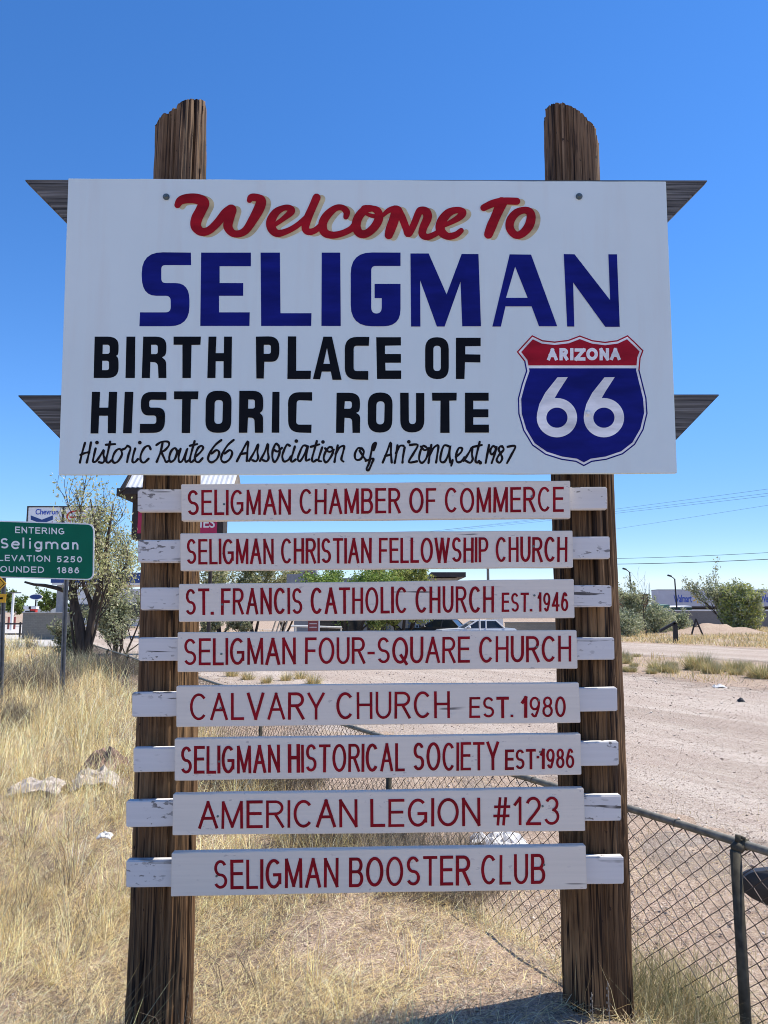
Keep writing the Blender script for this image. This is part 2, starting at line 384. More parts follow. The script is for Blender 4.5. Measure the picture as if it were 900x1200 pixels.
def top(name, mb, mat, loc, label, cat, group=None, kind=None, smooth_=False):
    """a thing that is a single mesh, with its origin at loc"""
    v = np.asarray(mb.v, float)-np.array(loc, float)
    o = mesh_obj(name, v, mb.f, mat, None, smooth_); o.location = loc; o['origin'] = tuple(loc)
    return tag(o, label, cat, group, kind)
def copy_thing(o, loc, rz=0.0, sc=1.0, label=None):
    c = o.copy(); COL.objects.link(c); c.location = loc; c.rotation_euler = (0, 0, rz); c.scale = (sc, sc, sc)
    if label: c['label'] = label
    for ch in list(o.children):
        k = ch.copy(); COL.objects.link(k); k.parent = c
        for g in list(ch.children):
            q = g.copy(); COL.objects.link(q); q.parent = k
    return c
def tri_obj(name, V, T, mat, tones=None, loc=(0, 0, 0), parent=None):
    """fast triangle mesh from numpy arrays; tones = one colour per vertex"""
    me = bpy.data.meshes.new(name); V = np.ascontiguousarray(V, np.float32); T = np.ascontiguousarray(T, np.int32)
    me.vertices.add(len(V)); me.vertices.foreach_set('co', V.ravel())
    me.loops.add(T.size); me.loops.foreach_set('vertex_index', T.ravel())
    me.polygons.add(len(T)); me.polygons.foreach_set('loop_start', np.arange(0, T.size, 3, dtype=np.int32))
    me.polygons.foreach_set('loop_total', np.full(len(T), 3, np.int32))
    me.update(calc_edges=True); me.validate()
    if tones is not None:
        a = me.color_attributes.new('tone', 'FLOAT_COLOR', 'POINT')
        a.data.foreach_set('color', np.concatenate([tones, np.ones((len(tones), 1))], 1).astype(np.float32).ravel())
    me.materials.append(mat)
    o = bpy.data.objects.new(name, me); COL.objects.link(o); o.location = loc
    if parent: o.parent = parent
    return o

# ------------------------------------------------------------------ the setting: ground sheet and dirt roads
def build_ground():
    ds = np.concatenate([[0.01], np.geomspace(.6, 6500, 210)])
    an = np.concatenate([np.linspace(-math.pi, -.9, 40, endpoint=False), np.linspace(-.9, .9, 260, endpoint=False), np.linspace(.9, math.pi, 40, endpoint=False)])
    D, A = np.meshgrid(ds, an, indexing='ij')
    X = D*np.sin(A); Y = D*np.cos(A)
    q = NX*X+NY*Y
    Z = gz(X, Y) + (fbm(X*1.3, Y*1.3, 3)-.5)*.07*smooth(25, 8, D)*(q < FN+3) + (fbm(X*4, Y*4, 9)-.5)*.03*smooth(10, 4, D)*(q < FN+3)
    # the low heap of dirt in front of the far block wall
    hx, hy = on_ground(826, 66).x, 66
    Z = Z + .95*np.exp(-(((X-hx)/3.4)**2+((Y-hy)/2.2)**2))*(.55+.7*fbm(X*1.3, Y*1.3, 5)+.35*fbm(X*4.5, Y*4.5, 15))
    n = len(an); v = np.stack([X, Y, Z], -1).reshape(-1, 3); f = []
    for i in range(len(ds)-1):
        for k in range(n):
            a = i*n+k; b = i*n+(k+1) % n; f.append((a, b, b+n, a+n))
    o = mesh_obj('ground', v, f, MAT['soil'], None, True, fix=False)
    tag(o, 'dry pinkish brown soil under the whole scene', 'ground', kind='structure')
build_ground()
def build_road(name, q0, q1, t0, t1, dz, label, seed):
    nt_, nq = 240, 8; ts = np.linspace(t0, t1, nt_)
    e0 = q0+(fbm(ts*.35, ts*0+seed, seed)-.5)*1.4; e1 = q1+(fbm(ts*.3, ts*0+seed+9, seed+4)-.5)*1.6
    v = []; f = []
    for i, t in enumerate(ts):
        for k in range(nq+1):
            q = e0[i]+(e1[i]-e0[i])*k/nq
            v.append((NX*q-NY*t, NY*q+NX*t, -.27+dz*(0 if k in (0, nq) else 1)+.001))
    for i in range(nt_-1):
        for k in range(nq):
            a = i*(nq+1)+k; f.append((a, a+1, a+nq+2, a+nq+1))
    o = mesh_obj(name, v, f, MAT['road'], None, False, fix=False)
    at_ = o.data.color_attributes.new('edge', 'FLOAT_COLOR', 'POINT')
    for i in range(nt_):
        for k in range(nq+1):
            e = min(k, nq-k)*(q1-q0)/nq; at_.data[i*(nq+1)+k].color = (min(1, e/2.6),)*3+(1,)
    tag(o, label, 'road', kind='structure')
build_road('dirt_road', 4.2, 17.6, -30, 80, .010, 'wide pinkish gravel road behind the wire fence', 2)
build_road('dirt_track', 25.0, 35.5, -40, 80, .014, 'second gravel track beyond the tufted verge', 7)

# ------------------------------------------------------------------ lettering helpers
def rounded(poly, seg=6):
    """polygon of (x, y[, r]) with rounded corners"""
    out = []; n = len(poly)
    for i in range(n):
        p = poly[i]; r = p[2] if len(p) > 2 else 0
        P = Vector(p[:2]); A = Vector(poly[i-1][:2]); B = Vector(poly[(i+1) % n][:2])
        if r <= 0: out.append((P.x, P.y)); continue
        r1 = min(r, (A-P).length*.5); r2 = min(r, (B-P).length*.5)
        a = P+(A-P).normalized()*r1; b = P+(B-P).normalized()*r2
        for k in range(seg+1):
            t = k/seg; q = a*(1-t)**2+P*2*t*(1-t)*(1-.0)+b*t*t
            out.append((q.x, q.y))
    return out
def catmull(pts, sub=8, closed=False):
    P = [np.array(p, float) for p in pts]; n = len(P); out = []
    rng = range(n) if closed else range(n-1)
    for i in rng:
        if closed: a, b, c, d = P[i-1], P[i], P[(i+1) % n], P[(i+2) % n]
        else: a, b, c, d = P[max(i-1, 0)], P[i], P[i+1], P[min(i+2, n-1)]
        for k in range(sub):
            t = k/sub
            out.append(.5*((2*b)+(c-a)*t+(2*a-5*b+4*c-d)*t*t+(3*b-a-3*c+d)*t**3))
    if not closed: out.append(P[-1])
    return out
class Paint:
    """Lettering laid on a sign's plane Y: shapes given in 2D and mapped on to the plane, a millimetre proud"""
    def __init__(s, Y, base=.0006, fn=None):
        s.Y = Y; s.base = base; s.mb = MB(); s.k = 0; s.fn = fn or (lambda p, Y: U(p[0], p[1], Y))
    def _maps(s):
        e = s.base+(s.k % 9)*.00020; s.k += 1
        return (lambda p: s.fn(p, s.Y-e)), (lambda p: s.fn(p, s.Y-.0001))
    def poly(s, pts, holes=()):
        a, b = s._maps(); s.mb.prism(pts, a, b, holes); return s
    def ribbon(s, pts, caps='round', closed=False):
        """pts: sequence of (x, y, width)"""
        P = [np.array(p, float) for p in pts]; n = len(P); L = []; R = []
        for i in range(n):
            if closed: t = P[(i+1) % n][:2]-P[i-1][:2]
            else: t = P[min(i+1, n-1)][:2]-P[max(i-1, 0)][:2]
            t = t/(np.linalg.norm(t)+1e-9); m = np.array([-t[1], t[0]])*P[i][2]/2
            L.append(P[i][:2]+m); R.append(P[i][:2]-m)
        e0 = s.base+(s.k % 9)*.00020; s.k += 1
        b = lambda p: s.fn(p, s.Y-.0001)
        o = len(s.mb.v); N = 2*n; ring = L+R
        s.mb.v += [tuple(s.fn(q, s.Y-e0-.00016*(i % n)/n)) for i, q in enumerate(ring)]+[tuple(b(q)) for q in ring]
        for i in range(n if closed else n-1):
            j = (i+1) % n
            s.mb.f += [(o+i, o+j, o+n+j, o+n+i), (o+i, o+j, o+N+j, o+N+i), (o+n+i, o+n+j, o+N+n+j, o+N+n+i)]
        if not closed:
            for i in (0, n-1): s.mb.f.append((o+i, o+n+i, o+N+n+i, o+N+i))
            if caps == 'round':
                for i in (0, n-1): s.disc(P[i][0], P[i][1], P[i][2]/2*.99)
        return s
    def disc(s, x, y, r, n=14):
        return s.poly([(x+r*math.cos(2*math.pi*k/n), y+r*math.sin(2*math.pi*k/n)) for k in range(n)])
    def line(s, x0, y0, x1, y1, w, ext=.5):
        d = math.hypot(x1-x0, y1-y0)+1e-9; ux, uy = (x1-x0)/d, (y1-y0)/d
        return s.ribbon([(x0-ux*w*ext, y0-uy*w*ext, w), (x1+ux*w*ext, y1+uy*w*ext, w)], 'butt')

def arc(cx, cy, rx, ry, a0, a1, n=14):
    return [(cx+rx*math.cos(math.radians(a0+(a1-a0)*k/n)), cy+ry*math.sin(math.radians(a0+(a1-a0)*k/n))) for k in range(n+1)]
def Lg(*p): return ('L', list(p))
def Cv(p, closed=False): return ('O' if closed else 'C', p)
S_curve = arc(.5, .745, .43, .255, 25, 270, 16)[:-1]+arc(.5, .255, .47, .235, 90, -155, 18)
# glyphs in a unit box: (relative width, strokes); y runs up
GL = {
 'A': (.66, [Lg((0, 0), (.5, 1)), Lg((.5, 1), (1, 0)), Lg((.18, .36), (.82, .36))]),
 'B': (.58, [Lg((0, 0), (0, 1)), Cv([(0, 1), (.5, 1)]+arc(.55, .76, .38, .24, 90, -90)+[(0, .52)]), Cv([(0, .52), (.55, .52)]+arc(.58, .26, .42, .26, 90, -90)+[(0, 0)])]),
 'C': (.64, [Cv(arc(.52, .5, .52, .5, 42, 318, 24))]),
 'D': (.62, [Lg((0, 0), (0, 1)), Cv([(0, 1), (.4, 1)]+arc(.42, .5, .58, .5, 90, -90, 20)+[(0, 0)])]),
 'E': (.52, [Lg((0, 0), (0, 1)), Lg((0, 1), (1, 1)), Lg((0, .53), (.92, .53)), Lg((0, 0), (1, 0))]),
 'F': (.49, [Lg((0, 0), (0, 1)), Lg((0, 1), (1, 1)), Lg((0, .5), (.88, .5))]),
 'G': (.68, [Cv(arc(.5, .5, .5, .5, 48, 360-38, 24)+[(.97, .22)]), Lg((.95, .16), (.95, .46)), Lg((.56, .46), (.95, .46))]),
 'H': (.58, [Lg((0, 0), (0, 1)), Lg((1, 0), (1, 1)), Lg((0, .53), (1, .53))]),
 'I': (.0, [Lg((.5, 0), (.5, 1))]),
 'L': (.46, [Lg((0, 0), (0, 1)), Lg((0, 0), (1, 0))]),
 'M': (.74, [Lg((0, 0), (.02, 1)), Lg((.03, 1), (.5, .04)), Lg((.5, .04), (.97, 1)), Lg((1, 0), (.98, 1))]),
 'N': (.60, [Lg((0, 0), (0, 1)), Lg((0, 1), (1, 0)), Lg((1, 0), (1, 1))]),
 'O': (.72, [Cv(arc(.5, .5, .5, .5, 0, 360, 30)[:-1], True)]),
 'P': (.56, [Lg((0, 0), (0, 1)), Cv([(0, 1), (.5, 1)]+arc(.55, .735, .45, .265, 90, -90)+[(0, .47)])]),
 'Q': (.72, [Cv(arc(.5, .5, .5, .5, 0, 360, 30)[:-1], True), Lg((.58, .28), (.98, -.06))]),
 'R': (.60, [Lg((0, 0), (0, 1)), Cv([(0, 1), (.5, 1)]+arc(.52, .755, .44, .245, 90, -90)+[(0, .51)]), Lg((.5, .5), (1, 0))]),
 'S': (.58, [Cv(S_curve)]),
 'T': (.58, [Lg((.5, 0), (.5, 1)), Lg((0, 1), (1, 1))]),
 'U': (.58, [Cv([(0, 1.07), (0, .5)]+arc(.5, .34, .5, .34, 180, 360, 16)+[(1, .5), (1, 1.07)])]),
 'V': (.64, [Lg((0, 1), (.5, 0)), Lg((.5, 0), (1, 1))]),
 'W': (.92, [Lg((0, 1), (.26, 0)), Lg((.26, 0), (.5, 1)), Lg((.5, 1), (.74, 0)), Lg((.74, 0), (1, 1))]),
 'Y': (.64, [Lg((0, 1), (.5, .45)), Lg((1, 1), (.5, .45)), Lg((.5, .45), (.5, 0))]),
 'Z': (.54, [Lg((0, 1), (1, 1)), Lg((1, 1), (0, 0)), Lg((0, 0), (1, 0))]),
 '0': (.50, [Cv(arc(.5, .5, .5, .5, 0, 360, 28)[:-1], True)]),
 '1': (.22, [Lg((.9, 0), (.9, 1)), Lg((0, .76), (.85, 1))]),
 '2': (.50, [Cv(arc(.5, .73, .48, .27, 165, -30, 14)+[(.6, .38), (.2, .14), (.04, .0)]), Lg((.04, 0), (1, 0))]),
 '3': (.50, [Cv(arc(.46, .76, .42, .24, 155, -80, 14)), Cv(arc(.46, .27, .5, .27, 85, -160, 16))]),
 '4': (.52, [Lg((.75, 0), (.75, 1)), Lg((.72, 1), (0, .3)), Lg((0, .28), (1, .28))]),
 '5': (.50, [Lg((.2, 1), (.92, 1)), Lg((.2, 1), (.08, .5)), Cv([(.08, .5)]+arc(.46, .33, .5, .33, 120, -155, 18))]),
 '6': (.50, [Cv(arc(.5, .31, .5, .31, 0, 360, 22)[:-1], True), Cv([(.86, .82)]+arc(.5, .78, .34, .22, 35, 110, 6)+[(.16, .72), (.04, .5), (.0, .31)])]),
 '7': (.50, [Lg((0, 1), (1, 1)), Cv([(1, 1), (.6, .55), (.38, -.05)])]),
 '8': (.50, [Cv(arc(.5, .765, .42, .235, 0, 360, 20)[:-1], True), Cv(arc(.5, .27, .5, .27, 0, 360, 22)[:-1], True)]),
 '9': (.50, [Cv(arc(.5, .69, .5, .31, 0, 360, 22)[:-1], True), Cv([(.12, .16)]+arc(.5, .22, .34, .22, 215, 290, 6)+[(.84, .28), (.96, .5), (1, .69)])]),
 '#': (.56, [Lg((.22, 0), (.38, 1)), Lg((.62, 0), (.78, 1)), Lg((0, .32), (.94, .32)), Lg((.06, .68), (1, .68))]),
 '-': (.28, [Lg((0, .38), (1, .38))]), '.': (.0, [Lg((.5, 0.02), (.5, .02))]), '\u00b7': (.0, [Lg((.5, .6), (.5, .6))]),
}
def write(pt, text, x0, x1, tl, tr, bl, br, wid=.125, gap=.13, space=.27, jit=.0, rng=None, bold=()):
    """stroke lettering between x0 and x1; tops run tl->tr and baselines bl->br (2D units with y down)"""
    rng = rng or random.Random(text); H = ((bl-tl)+(br-tr))/2; w = wid*H
    adv = []; X = 0.0
    for ch in text:
        if ch == ' ': X += space; continue
        g = GL[ch][0]; adv.append((ch, X, g)); X += g + wid + gap
    total = X-gap; sx = (x1-x0)/total
    for i, (ch, gx, g) in enumerate(adv):
        ww = w*(1+rng.uniform(-jit, jit))*(1.28 if i in bold else 1.0)
        wx = w*1.0                                                 # stems keep their width when the text is squeezed
        dy = rng.uniform(-jit, jit)*H*.14; sk = rng.uniform(-jit, jit)*H*.12
        a = x0+gx*sx+wx/2; b = x0+(gx+g+wid)*sx-wx/2
        if g == 0: a = b = x0+(gx+wid/2)*sx
        xm = (a+b)/2; t = (xm-x0)/(x1-x0)
        T = tl+(tr-tl)*t; B = bl+(br-bl)*t; sl = ((tr-tl)+(br-bl))/2/(x1-x0)
        def mp(p):
            return (a+(b-a)*p[0]+sk*(p[1]-.5), B-w/2-(B-T-w)*p[1]+dy+(a+(b-a)*p[0]-xm)*sl)
        for kind, pts in GL[ch][1]:
            Q = [mp(p) for p in pts]
            if kind == 'L':
                if ch in '.\u00b7': pt.line(Q[0][0]-.1*w, Q[0][1], Q[0][0]+.1*w, Q[0][1], ww*1.05, .45)
                else: pt.line(Q[0][0], Q[0][1], Q[1][0], Q[1][1], ww, .5)
            else:
                pt.ribbon([(q[0], q[1], ww*(1+.5*jit*math.sin(3*k+i))) for k, q in enumerate(Q)], 'butt', kind == 'O')

# ------------------------------------------------------------------ the welcome sign
SY = 3.05                                     # plane of the painted faces
root = thing('welcome_sign', (0, 3.3, 0), 'big white painted welcome sign on two rough wooden posts with eight name boards', 'sign')

def build_post(name, bl, br, tl, tr, ybot, ytop, prof, seed):
    """round post seen between px bl..br at ybot and tl..tr at ytop; prof = the outline of its cut top (px, py)"""
    Yc = 3.31
    pb = (U(bl, ybot, Yc)+U(br, ybot, Yc))/2; rb = (U(br, ybot, Yc)-U(bl, ybot, Yc)).x/2*.985
    pt_ = (U(tl, ytop, Yc)+U(tr, ytop, Yc))/2; rt = (U(tr, ytop, Yc)-U(tl, ytop, Yc)).x/2*.985
    rng = random.Random(seed); N, Mz = 220, 330
    z0 = -.35; z1 = pt_.z+.12
    ppx = [p[0] for p in prof]; ppy = [p[1] for p in prof]
    def top_z(x, y):
        px = 450+FPX*(x/y)*.835; py = 0
        for _ in range(4):                                      # the px of this x depends a little on the row
            py = float(np.interp(px, ppx, ppy)); r_ = ray(px, py); px = px+(x/y-r_.x/r_.y)*FPX*r_.y
        return U(px, py, y).z
    v = np.zeros((Mz, N, 3)); an = np.linspace(0, 2*np.pi, N, endpoint=False)
    cracks = [(rng.uniform(0, 6.28), rng.uniform(z0, z1), rng.uniform(.3, 1.4), rng.uniform(.012, .045), rng.uniform(.006, .018)) for _ in range(90)]
    for i in range(Mz):
        z = z0+(z1-z0)*(i/(Mz-1))
        t = (z-pb.z)/(pt_.z-pb.z); c = pb.lerp(pt_, t); r = rb+(rt-rb)*t
        aa = an+.12*math.sin(z*1.7+seed)
        d = (vnoise(aa*13, z*1.1+0*aa, seed)-.5)*.008 + (vnoise(aa*36, z*2.2+0*aa, seed+3)-.5)*.006 + (vnoise(aa*2.2, z*.9+0*aa, seed+5)-.5)*.016
        d += (vnoise(aa*22, z*9+0*aa, seed+8)-.5)*.004
        for (a0, zc, hl, wd, dp) in cracks:
            k = abs(z-zc)/hl
            if k < 1:
                da = (aa-a0-.02*math.sin(z*9)+np.pi) % (2*np.pi)-np.pi
                d -= dp*(1-k*k)*np.exp(-(da/wd)**2)
        wear = max(0, (z-(z1-.7))/.7)
        d += wear*(vnoise(aa*15, z*5+0*aa, seed+11)-.5)*.006
        rr = r+d
        x = c.x+rr*np.cos(an); y = Yc+rr*np.sin(an)
        zz = np.full(N, z)
        if i == 0:
            ct = pt_; xs_ = ct.x+rt*np.cos(an); zf = np.array([top_z(float(xx), Yc-rt*abs(math.sin(a))) for xx, a in zip(xs_, an)])
            rim = np.where(np.sin(an) < 0, zf, zf-.03)+(vnoise(an*26, an*0, seed+2)-.5)*.006+(vnoise(an*70, an*0, seed+4)-.5)*.003
        zmax = rim
        v[i, :, 0] = x; v[i, :, 1] = y; v[i, :, 2] = np.minimum(zz, zmax)
    f = []
    for i in range(Mz-1):
        for k in range(N):
            a = i*N+k; b = i*N+(k+1) % N; f.append((a, b, b+N, a+N))
    V = v.reshape(-1, 3).tolist(); o = len(V)
    # the sawn top: rings shrinking to a centre point
    last = v[-1]; cx, cy = last[:, 0].mean(), last[:, 1].mean()
    for q in (.75, .45, .15):
        for k in range(N):
            x = cx+(last[k, 0]-cx)*q; y = cy+(last[k, 1]-cy)*q
            V.append((x, y, float(np.mean(rim))*(1-q)+rim[k]*q+(float(vnoise(x*90, y*90, seed))-.5)*.012))
    prev = (Mz-1)*N
    for q in range(3):
        cur = o+q*N
        for k in range(N): f.append((prev+k, prev+(k+1) % N, cur+(k+1) % N, cur+k))
        prev = cur
    V.append((cx, cy, float(np.mean(rim)))); f += [(prev+k, prev+(k+1) % N, len(V)-1) for k in range(N)]
    return mesh_obj(name, V, f, MAT['post'], root, True)
LEFT_TOP = [(150, 160), (184, 147), (187, 138.5), (192, 133), (200, 129), (207, 124), (213, 119.5), (220, 117), (226, 115.3), (232, 115.5), (238, 117), (241.5, 119), (260, 125)]
RIGHT_TOP = [(620, 150), (637.5, 133), (640, 126), (645, 121.5), (652, 119.5), (660, 120.5), (668, 123), (676, 127.5), (684, 133.5), (692, 143), (697, 152), (700, 164), (710, 190)]
p1 = build_post('wooden_post', 151, 226, 185, 241.5, 1130, 135, LEFT_TOP, 3); p1['label'] = 'left post of split brown wood, brighter grain on its right side'
p2 = build_post('wooden_post', 660, 741, 638.5, 700, 1130, 140, RIGHT_TOP, 8); p2['label'] = 'right post of dark wood with its top cut away at a slant'
# flakes of old white paint left on the right post
def slab(corners, y0, y1, bevel=.0):
    """board whose face is the quad of image points (TL, TR, BR, BL) on plane y0, back on plane y1"""
    A = [U(px, py, y0) for px, py in corners]; B = [Vector((p.x, y1, p.z)) for p in A]
    mb = MB(); mb.hexa([A[3], A[2], B[2], B[3]], [A[0], A[1], B[1], B[0]])
    return mb
def bevelled(name, mb, mat, parent, w=.003, label=None, wob=0.0, seed=0, cuts=0):
    o = part(name, mb, mat, parent, label=label)
    bm = bmesh.new(); bm.from_mesh(o.data)
    if cuts:
        es = [e for e in bm.edges if abs(e.verts[0].co.x-e.verts[1].co.x) > .3]
        bmesh.ops.subdivide_edges(bm, edges=es, cuts=cuts, use_grid_fill=True)
        rng = random.Random(seed)
        ph = [rng.uniform(0, 6) for _ in range(4)]
        for v in bm.verts:
            v.co.z += wob*(math.sin(v.co.x*5+ph[0])*.5+math.sin(v.co.x*17+ph[1])*.3+rng.uniform(-.3, .3))
    sharp = [e for e in bm.edges if len(e.link_faces) == 2 and e.calc_face_angle(0) > .8]
    bmesh.ops.bevel(bm, geom=sharp, offset=w, segments=2, affect='EDGES', clamp_overlap=True)
    bm.to_mesh(o.data); bm.free(); return o
# cross beams with pointed ends, behind the panel
for nm, tipL, cutL, cutR, tipR, lab in (('crossbeam', (28, 210.3), (77, 260), (782, 260), (830, 211), 'upper grey crossbeam with pointed ends'),
                                      ('crossbeam', (20, 463), (72, 516), (791, 517), (844, 462), 'lower grey crossbeam with pointed ends')):
    A = [U(*p, SY+.022) for p in (tipL, tipR, cutR, cutL)]
    pts = [(p.x, p.z) for p in A]
    mb = MB(); mb.prism(pts, lambda p: (p[0], SY+.0205, p[1]), lambda p: (p[0], SY+.062, p[1]))
    # battens that pack the beam out to the posts
    o = bevelled(nm, mb, MAT['beam'], root, .004, lab)
# packers between beam and posts
for zc in (U(213, 240, SY).z, U(200, 485, SY).z):
    for px in (215, 668):
        x = U(px, 300, 3.2).x
        part('packer_block', MB().box(x-.06, x+.06, SY+.0625, 3.24, zc-.06, zc+.04), MAT['timber'], root)
# the panel
PC = [(80, 209.2), (780.5, 212.8), (793.5, 554.5), (68.5, 556.5)]
panel = bevelled('sign_panel', slab(PC, SY, SY+.019), MAT['panel'], root, .0015, wob=.0016, seed=4, cuts=30)

def zoom(x0, y0, s): return lambda pts: [(x0+p[0]/s, y0+p[1]/s)+tuple(q/s for q in p[2:]) for p in pts]
# --- SELIGMAN
pt = Paint(SY)
z1 = zoom(150, 285, 3.0); z2 = zoom(440, 285, 3.0)
for z, poly, holes in (
    (z1, [(221, 33, 0), (222, 77, 0), (117, 77, 14), (117, 140, 16), (216, 140, 60), (216, 292, 70), (40, 292, 0), (42, 243, 0), (150, 243, 18), (150, 185, 18), (48, 185, 70), (48, 31, 75)], []),
    (z1, [(257, 33), (432, 33), (432, 81), (322, 81), (322, 140), (405, 140), (405, 185), (320, 185), (320, 243), (428, 243), (427, 291), (254, 291)], []),
    (z1, [(466, 33), (534, 33), (536, 246), (645, 246), (644, 291), (468, 291)], []),
    (z1, [(681, 33), (746, 33), (748, 291), (680, 291)], []),
    (z2, [(88, 33), (88, 80), (-15, 80, 16), (-15, 247, 22), (22, 247, 22), (22, 193), (-3, 193), (-3, 143), (88, 143), (88, 292, 60), (-87, 292, 75), (-87, 32, 75)], []),
    (z2, [(123, 36), (187, 36), (250, 180), (303, 38), (362, 38), (371, 292), (305, 292), (299, 135), (243, 293), (216, 293), (157, 130), (158, 293), (125, 293)], []),
    (z2, [(472, 39), (547, 40), (639, 292), (575, 292), (549, 222), (457, 222), (441, 293), (411, 293)], [[(491, 82), (535, 192), (459, 192)]]),
    (z2, [(662, 38), (700, 39), (825, 200), (819, 39), (849, 39), (859, 294), (808, 294), (695, 138), (699, 293), (674, 293)], [])):
    pt.poly(rounded(z(poly)), [rounded(z(h)) for h in holes])
part('town_name_lettering', pt.mb, MAT['navy'], panel, label='large navy block capitals reading SELIGMAN')
# --- BIRTH PLACE OF / HISTORIC ROUTE
pt = Paint(SY); z3 = zoom(80, 380, 3.4615); z4 = zoom(330, 380, 3.1034)
BL = [
 (z3, [(107, 50), (204, 50, 45), (204, 122, 24), (194, 128), (204, 138, 24), (204, 218, 45), (103, 218)], [[(140, 83), (168, 83, 10), (168, 120, 10), (139, 120)], [(138, 148), (165, 148, 10), (165, 186, 10), (137, 186)]]),
 (z3, [(236, 50), (272, 50), (270, 218), (232, 218)], []),
 (z3, [(304, 50), (398, 50, 45), (398, 124, 26), (380, 134), (397, 148, 14), (398, 218), (366, 218), (363, 155, 18), (333, 153), (331, 218), (298, 218)], [[(336, 83), (363, 83, 10), (363, 121, 10), (336, 121)]]),
 (z3, [(427, 50), (538, 50), (536, 83), (500, 84), (497, 218), (463, 218), (463, 83), (427, 83)], []),
 (z3, [(569, 50), (601, 50), (598, 117), (631, 117), (632, 50), (664, 50), (662, 218), (630, 218), (630, 150), (598, 150), (597, 218), (564, 218)], []),
 (z3, [(761, 50), (856, 48, 45), (856, 152, 45), (795, 152), (793, 220), (763, 220)], [[(793, 83), (822, 83, 10), (822, 120, 10), (793, 120)]]),
 (z4, [(23, 44), (53, 44), (53, 169), (107, 169), (105, 199), (21, 199)], []),
 (z4, [(152, 45), (183, 45), (218, 202), (185, 202), (179, 172), (146, 172), (140, 200), (114, 199)], [[(165, 85), (176, 144), (152, 144)]]),
 (z4, [(319, 46), (317, 78), (262, 78, 12), (262, 170, 12), (315, 170), (315, 202), (230, 200, 42), (230, 46, 45)], []),
 (z4, [(344, 47), (434, 47), (434, 77), (376, 78), (376, 108), (434, 108), (434, 140), (377, 140), (378, 168), (435, 168), (435, 199), (347, 199)], []),
 (z4, [(522, 47, 44), (608, 47, 44), (608, 201, 44), (522, 198, 44)], [[(552, 78, 14), (579, 78, 14), (579, 170, 14), (552, 170, 14)]]),
 (z4, [(634, 49), (724, 49), (724, 79), (668, 80), (668, 109), (723, 110), (723, 139), (667, 138), (665, 199), (634, 199)], []),
 (z3, [(96, 274), (129, 274), (126, 338), (162, 338), (165, 274), (198, 274), (193, 442), (160, 442), (161, 371), (125, 371), (122, 443), (90, 443)], []),
 (z3, [(229, 274), (264, 274), (257, 442), (222, 442)], []),
 (z3, [(398, 275), (398, 307), (328, 306, 12), (328, 338, 10), (394, 338, 36), (390, 440, 44), (290, 441), (291, 404), (357, 404, 12), (357, 370, 12), (294, 370, 42), (295, 274, 44)], []),
 (z3, [(429, 272), (528, 272), (526, 304), (497, 304), (494, 441), (460, 441), (462, 304), (429, 304)], []),
 (z3, [(558, 270, 46), (663, 270, 46), (660, 440, 46), (556, 440, 46)], [[(594, 307, 16), (628, 307, 16), (625, 404, 16), (592, 404, 16)]]),
 (z3, [(694, 270), (790, 270, 42), (791, 348, 24), (777, 360), (790, 372, 12), (790, 440), (757, 440), (755, 380, 14), (729, 378), (726, 440), (692, 440)], [[(730, 305), (757, 305, 10), (757, 342, 10), (729, 342)]]),
 (z3, [(828, 274), (857, 274), (856, 440), (825, 440)], []),
 (z4, [(111, 247), (111, 278), (55, 276, 12), (53, 365, 12), (109, 365), (108, 395), (24, 393, 42), (23, 247, 42)], []),
 (z4, [(200, 249), (285, 249, 40), (285, 316, 22), (271, 322), (286, 332, 12), (285, 395), (258, 395), (256, 342, 12), (229, 340), (227, 395), (198, 395)], [[(230, 280), (256, 280, 10), (255, 307, 10), (228, 307)]]),
 (z4, [(314, 248, 44), (404, 248, 44), (402, 394, 44), (313, 394, 44)], [[(345, 280, 16), (375, 280, 16), (373, 364, 16), (344, 364, 16)]]),
 (z4, [(431, 249), (462, 249), (463, 363, 16), (489, 363, 16), (489, 250), (519, 250), (519, 393, 44), (432, 394, 44)], []),
 (z4, [(547, 249), (637, 249), (636, 277), (610, 278), (611, 395), (577, 395), (578, 278), (548, 278)], []),
 (z4, [(667, 249), (753, 249), (753, 278), (697, 278), (697, 309), (752, 309), (752, 338), (697, 338), (697, 365), (754, 365), (754, 394), (667, 394)], []),
]
for z, poly, holes in BL: pt.poly(rounded(z(poly)), [rounded(z(h)) for h in holes])
part('birthplace_lettering', pt.mb, MAT['black'], panel, label='black block capitals reading BIRTH PLACE OF HISTORIC ROUTE')
